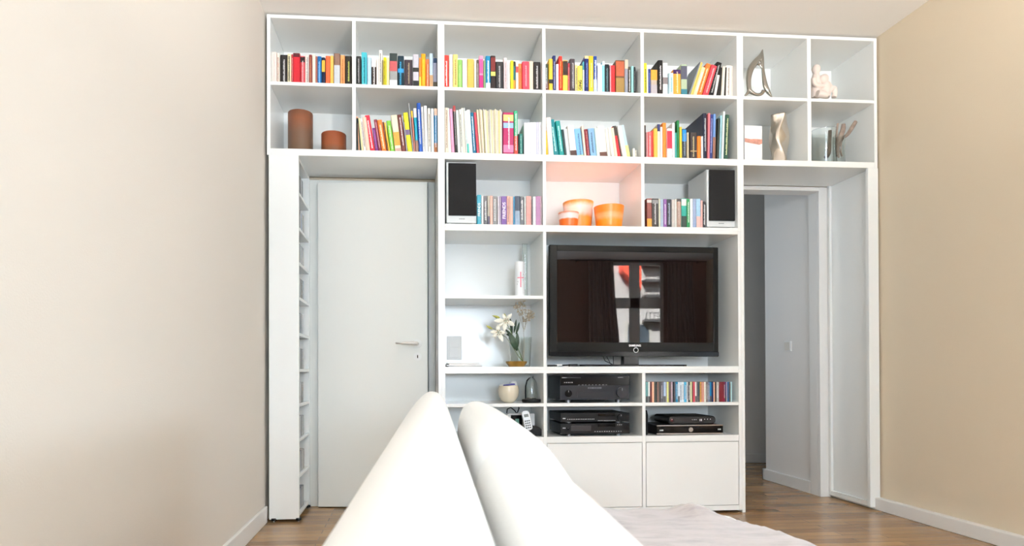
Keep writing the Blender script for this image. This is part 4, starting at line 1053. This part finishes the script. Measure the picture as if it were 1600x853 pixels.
bs = MB().prism([(0, 0), (b.x-a.x, 0), (b.x-a.x, .035), (b.x-a.x-.02, .055), (.03, .06), (0, .03)], 0, .10, 'XZ').build('phone_base', BLACKM, bevel=.006, loc=(a.x, .055, ZBt)); tag(bs, 'black charging base of the cordless phone', 'phone base')
hs = MB().prism(rr(.050, .125, .02), 0, .022, 'XZ').build('cordless_phone', mat('phone_silver', 'a9abad', .3, metal=.5), bevel=.004, loc=(at(820, 670, .04).x, .028, ZBt+.034)); hs.rotation_euler = (radians(-14), radians(-9), 0)
tag(hs, 'silver cordless phone leaning on its black charging base', 'phone')
box('phone_screen', mat('lcd', '3c4440', .3), .011, .039, -.001, .002, .082, .100, hs)
mb = MB()
for i in range(3):
    for j in range(4): mb.box(.009+i*.0115, .017+i*.0115, -.0015, .001, .012+j*.014, .020+j*.014)
mb.build('keypad', BLACKM, hs)
# hall switch
a = at(1232, 541, .0); d = ray(1232.5, 541); tq = (3.655-CX)/d.x; ps = EYE+d*tq
sw = MB().box(3.643, 3.655, ps.y-.04, ps.y+.04, ps.z-.04, ps.z+.04).build('light_switch', TRIMM, bevel=.002); tag(sw, 'small square light switch on the hallway wall in the passage', 'light switch')
box('rocker', mat('rocker_grey', 'd8d2c8', .4), 3.640, 3.644, ps.y-.03, ps.y+.03, ps.z-.03, ps.z+.03, sw, bevel=.001)
# ------------------------------------------------------------------ added unseen uplighter, brightens the ceiling
fl_ = empty('floor_lamp', 'black torchiere floor lamp washing the ceiling in the rear of the room', 'lamp', (2.3, -4.3, 0))
MB().lathe([(.14, 0), (.14, .015), (.02, .03)], n=32).build('base', BLACKM, fl_)
MB().tube([(0, 0, .02), (0, 0, 1.78)], .011, 12).build('pole', BLACKM, fl_, smooth=True)
MB().lathe([(.015, 1.76), (.10, 1.80), (.17, 1.88), (.168, 1.882), (.098, 1.805), (.013, 1.765)], n=36, caps=False).build('lamp_shade', TRIMM, fl_, smooth=True)
area('floor_lamp_light', (2.3, -4.3, 1.87), (0.0, 0.15, 1), .24, .24, UPL, (1, .965, .92))
# ------------------------------------------------------------------ sofa
SA = -radians(2.5)
sofa = empty('sofa', 'white leather sofa seen along its backrest towards the shelves', 'sofa', (CX, -D, 0), rz=SA)
def loft(name, sec, u0, u1, m, endr=0.06, n=26, ctr=None, pinch=0.0, smooth=True, cr=0.0):
    """sec: closed list of (v,z); rounded ends by shrinking toward the section centre"""
    cv = sum(p[0] for p in sec)/len(sec); cz = sum(p[1] for p in sec)/len(sec)
    if ctr: cv, cz = ctr
    us = []
    for k in range(8): us.append((u0+endr*(1-cos(pi/2*k/8)), sin(pi/2*k/8)*.5+.5 if False else None, k/8))
    rings = []; mb = MB()
    def ring(u, s, ex=0):
        return [mb.bm.verts.new((cv+(p[0]-cv)*s, u, cz+(p[1]-cz)*s + ex*max(0, p[1]-cz))) for p in sec]
    K = 8
    for k in range(K+1):
        a_ = pi/2*k/K; rings.append(ring(u0+endr*(1-sin(a_)) if False else u0+endr*(1-cos(a_)), 1-pinch+pinch*sin(a_) if k else 1-pinch))
    M = 14
    for k in range(1, M): t = k/M; rings.append(ring(u0+endr+(u1-u0-2*endr)*t, 1+.0*sin(pi*t), cr*sin(pi*t)))
    for k in range(K, -1, -1):
        a_ = pi/2*k/K; rings.append(ring(u1-endr*(1-cos(a_)), 1-pinch+pinch*sin(a_)))
    N = len(sec)
    for A_, B_ in zip(rings, rings[1:]):
        for k in range(N): mb.bm.faces.new((A_[k], A_[(k+1)%N], B_[(k+1)%N], B_[k]))
    mb.bm.faces.new(rings[0][::-1]); mb.bm.faces.new(rings[-1])
    return mb.build(name, m, sofa, smooth=smooth)
def smooth_sec(c, n=5):
    out = []; L = len(c)
    for i in range(L):
        p0, p1, p2, p3 = c[i-1], c[i], c[(i+1)%L], c[(i+2)%L]
        for k in range(n):
            t = k/n; out.append(tuple(0.5*((2*p1[j])+(-p0[j]+p2[j])*t+(2*p0[j]-5*p1[j]+4*p2[j]-p3[j])*t*t+(-p0[j]+3*p1[j]-3*p2[j]+p3[j])*t**3) for j in range(2)))
    return out
E0 = CZ
back = [(-.012, E0-.070), (-.040, E0-.082), (-.075, E0-.120), (-.118, E0-.185), (-.150, E0-.26), (-.17, E0-.36), (-.175, E0-.55), (-.172, .12), (-.10, .09), (.02, .09), (.07, .12), (.075, E0-.50), (.070, E0-.30), (.060, E0-.19), (.042, E0-.125), (.018, E0-.082)]
loft('backrest', smooth_sec(back), -.55, 2.13, LEATHER, endr=.07, pinch=.22, ctr=(-.02, E0-.35))
def cush(dz=0, dv=0):
    return [(.125+dv, E0-.098-dz), (.095+dv, E0-.110-dz), (.076, E0-.150-dz), (.070, E0-.22-dz), (.078, E0-.33), (.10, .46), (.18, .435), (.30, .44), (.325, .50), (.305, E0-.30), (.272, E0-.225-dz), (.228, E0-.160-dz), (.188, E0-.122-dz), (.158, E0-.104-dz)]
loft('back_cushion', smooth_sec(cush()), 1.10, 2.02, LEATHER, endr=.10, pinch=.26, ctr=(.18, E0-.30), cr=.015)
loft('back_cushion', smooth_sec([(v_-(.018 if v_ > .18 else 0), z_) for v_, z_ in cush(.034, .004)]), .26, 1.17, LEATHER, endr=.12, pinch=.24, ctr=(.175, E0-.32), cr=.05)
loft('back_cushion', smooth_sec(cush(.022, .012)), -.52, .24, LEATHER, endr=.08, pinch=.2, ctr=(.18, E0-.30), cr=.02)
bs_ = MB(); bs_.box(-.10, .93, -.55, 1.93, .09, .28); bs_.build('seat_base', LEATHER, sofa, bevel=.02, seg=3)
for u0_, u1_ in ((-.54, .68), (.69, 1.92)):
    MB().box(.08, .945, u0_, u1_, .281, .415).build('seat_cushion', LEATHER, sofa, bevel=.035, seg=4)
for vx in (-.08, .86):
    for uy in (-.45, 1.85): MB().lathe([(.016, 0), (.02, .09)], (vx, uy, 0), 16).build('leg', SILVER, sofa)
# throw over the seat
thr = MB(); rows = []; rn = random.Random(5)
V0_, V1_, U0_, U1_, RC = .34, .955, -.3, 1.915, .30
from mathutils import noise
NU, NV = 130, 64
for i in range(NU+1):
    row = []
    for j in range(NV+1):
        u = U0_+(U1_+.10-U0_)*i/NU; v = V0_+(V1_+.20-V0_)*j/NV
        iu, iv = U1_-RC, V1_-RC
        du, dv = max(0, u-iu), max(0, v-iv); dd = math.hypot(du, dv); ov = dd-RC
        if dd > 0: nu, nv = du/dd, dv/dd
        else: nu = nv = 0
        nz = noise.noise(Vector((u*4, v*5, 0)))*.010+noise.noise(Vector((u*11+3, v*10, 2)))*.004
        z = .421+nz+.006
        z += (.030*math.exp(-(((u-1.86)/.10)**2+((v-.80)/.055)**2))) + .018*math.exp(-(((u-1.88)/.12)**2+((v-.49)/.07)**2))
        if ov > 0:
            e = .022*(1-math.exp(-ov/.02)); uu = iu+nu*(RC+e); vv = iv+nv*(RC+e)
            if du == 0: uu = u
            if dv == 0: vv = v
            wv = .008*sin((uu*1.0+vv*1.3)*38)*min(1, ov/.06)
            z = z - max(0, ov-.008)*1.0 - .004; uu += nu*wv; vv += nv*wv
            row.append((vv, uu, z))
        else: row.append((v, u, z))
    rows.append(row)
thr.grid(rows)
FUR = bpy.data.materials.new('mauve_velvet_fur'); FUR.use_nodes = True; nt = FUR.node_tree; b_ = nt.nodes['Principled BSDF']
tcn = nt.nodes.new('ShaderNodeTexCoord'); mp = nt.nodes.new('ShaderNodeMapping'); mp.inputs['Scale'].default_value = (5, 14, 5); mp.inputs['Rotation'].default_value = (0, 0, .7); nt.links.new(tcn.outputs['Object'], mp.inputs[0])
nn = nt.nodes.new('ShaderNodeTexNoise'); nn.inputs['Scale'].default_value = 2.2; nn.inputs['Detail'].default_value = 8; nn.inputs['Roughness'].default_value = .65; nt.links.new(mp.outputs[0], nn.inputs['Vector'])
rp = nt.nodes.new('ShaderNodeValToRGB'); rp.color_ramp.elements[0].color = hexc('7d7473'); rp.color_ramp.elements[1].color = hexc('a09795'); rp.color_ramp.elements[0].position = .28; rp.color_ramp.elements[1].position = .55
nt.links.new(nn.outputs['Fac'], rp.inputs[0]); nt.links.new(rp.outputs[0], b_.inputs['Base Color']); b_.inputs['Roughness'].default_value = .85; b_.inputs['Sheen Weight'].default_value = .4
bpn = nt.nodes.new('ShaderNodeBump'); bpn.inputs['Strength'].default_value = .5; bpn.inputs['Distance'].default_value = .004; nt.links.new(nn.outputs['Fac'], bpn.inputs['Height']); nt.links.new(bpn.outputs[0], b_.inputs['Normal'])
th = thr.build('throw_blanket', FUR, smooth=True, solid=.006); th.location = (CX, -D, 0); th.rotation_euler = (0, 0, SA)
tag(th, 'soft greyish mauve throw spread over the seat of the white sofa', 'blanket')
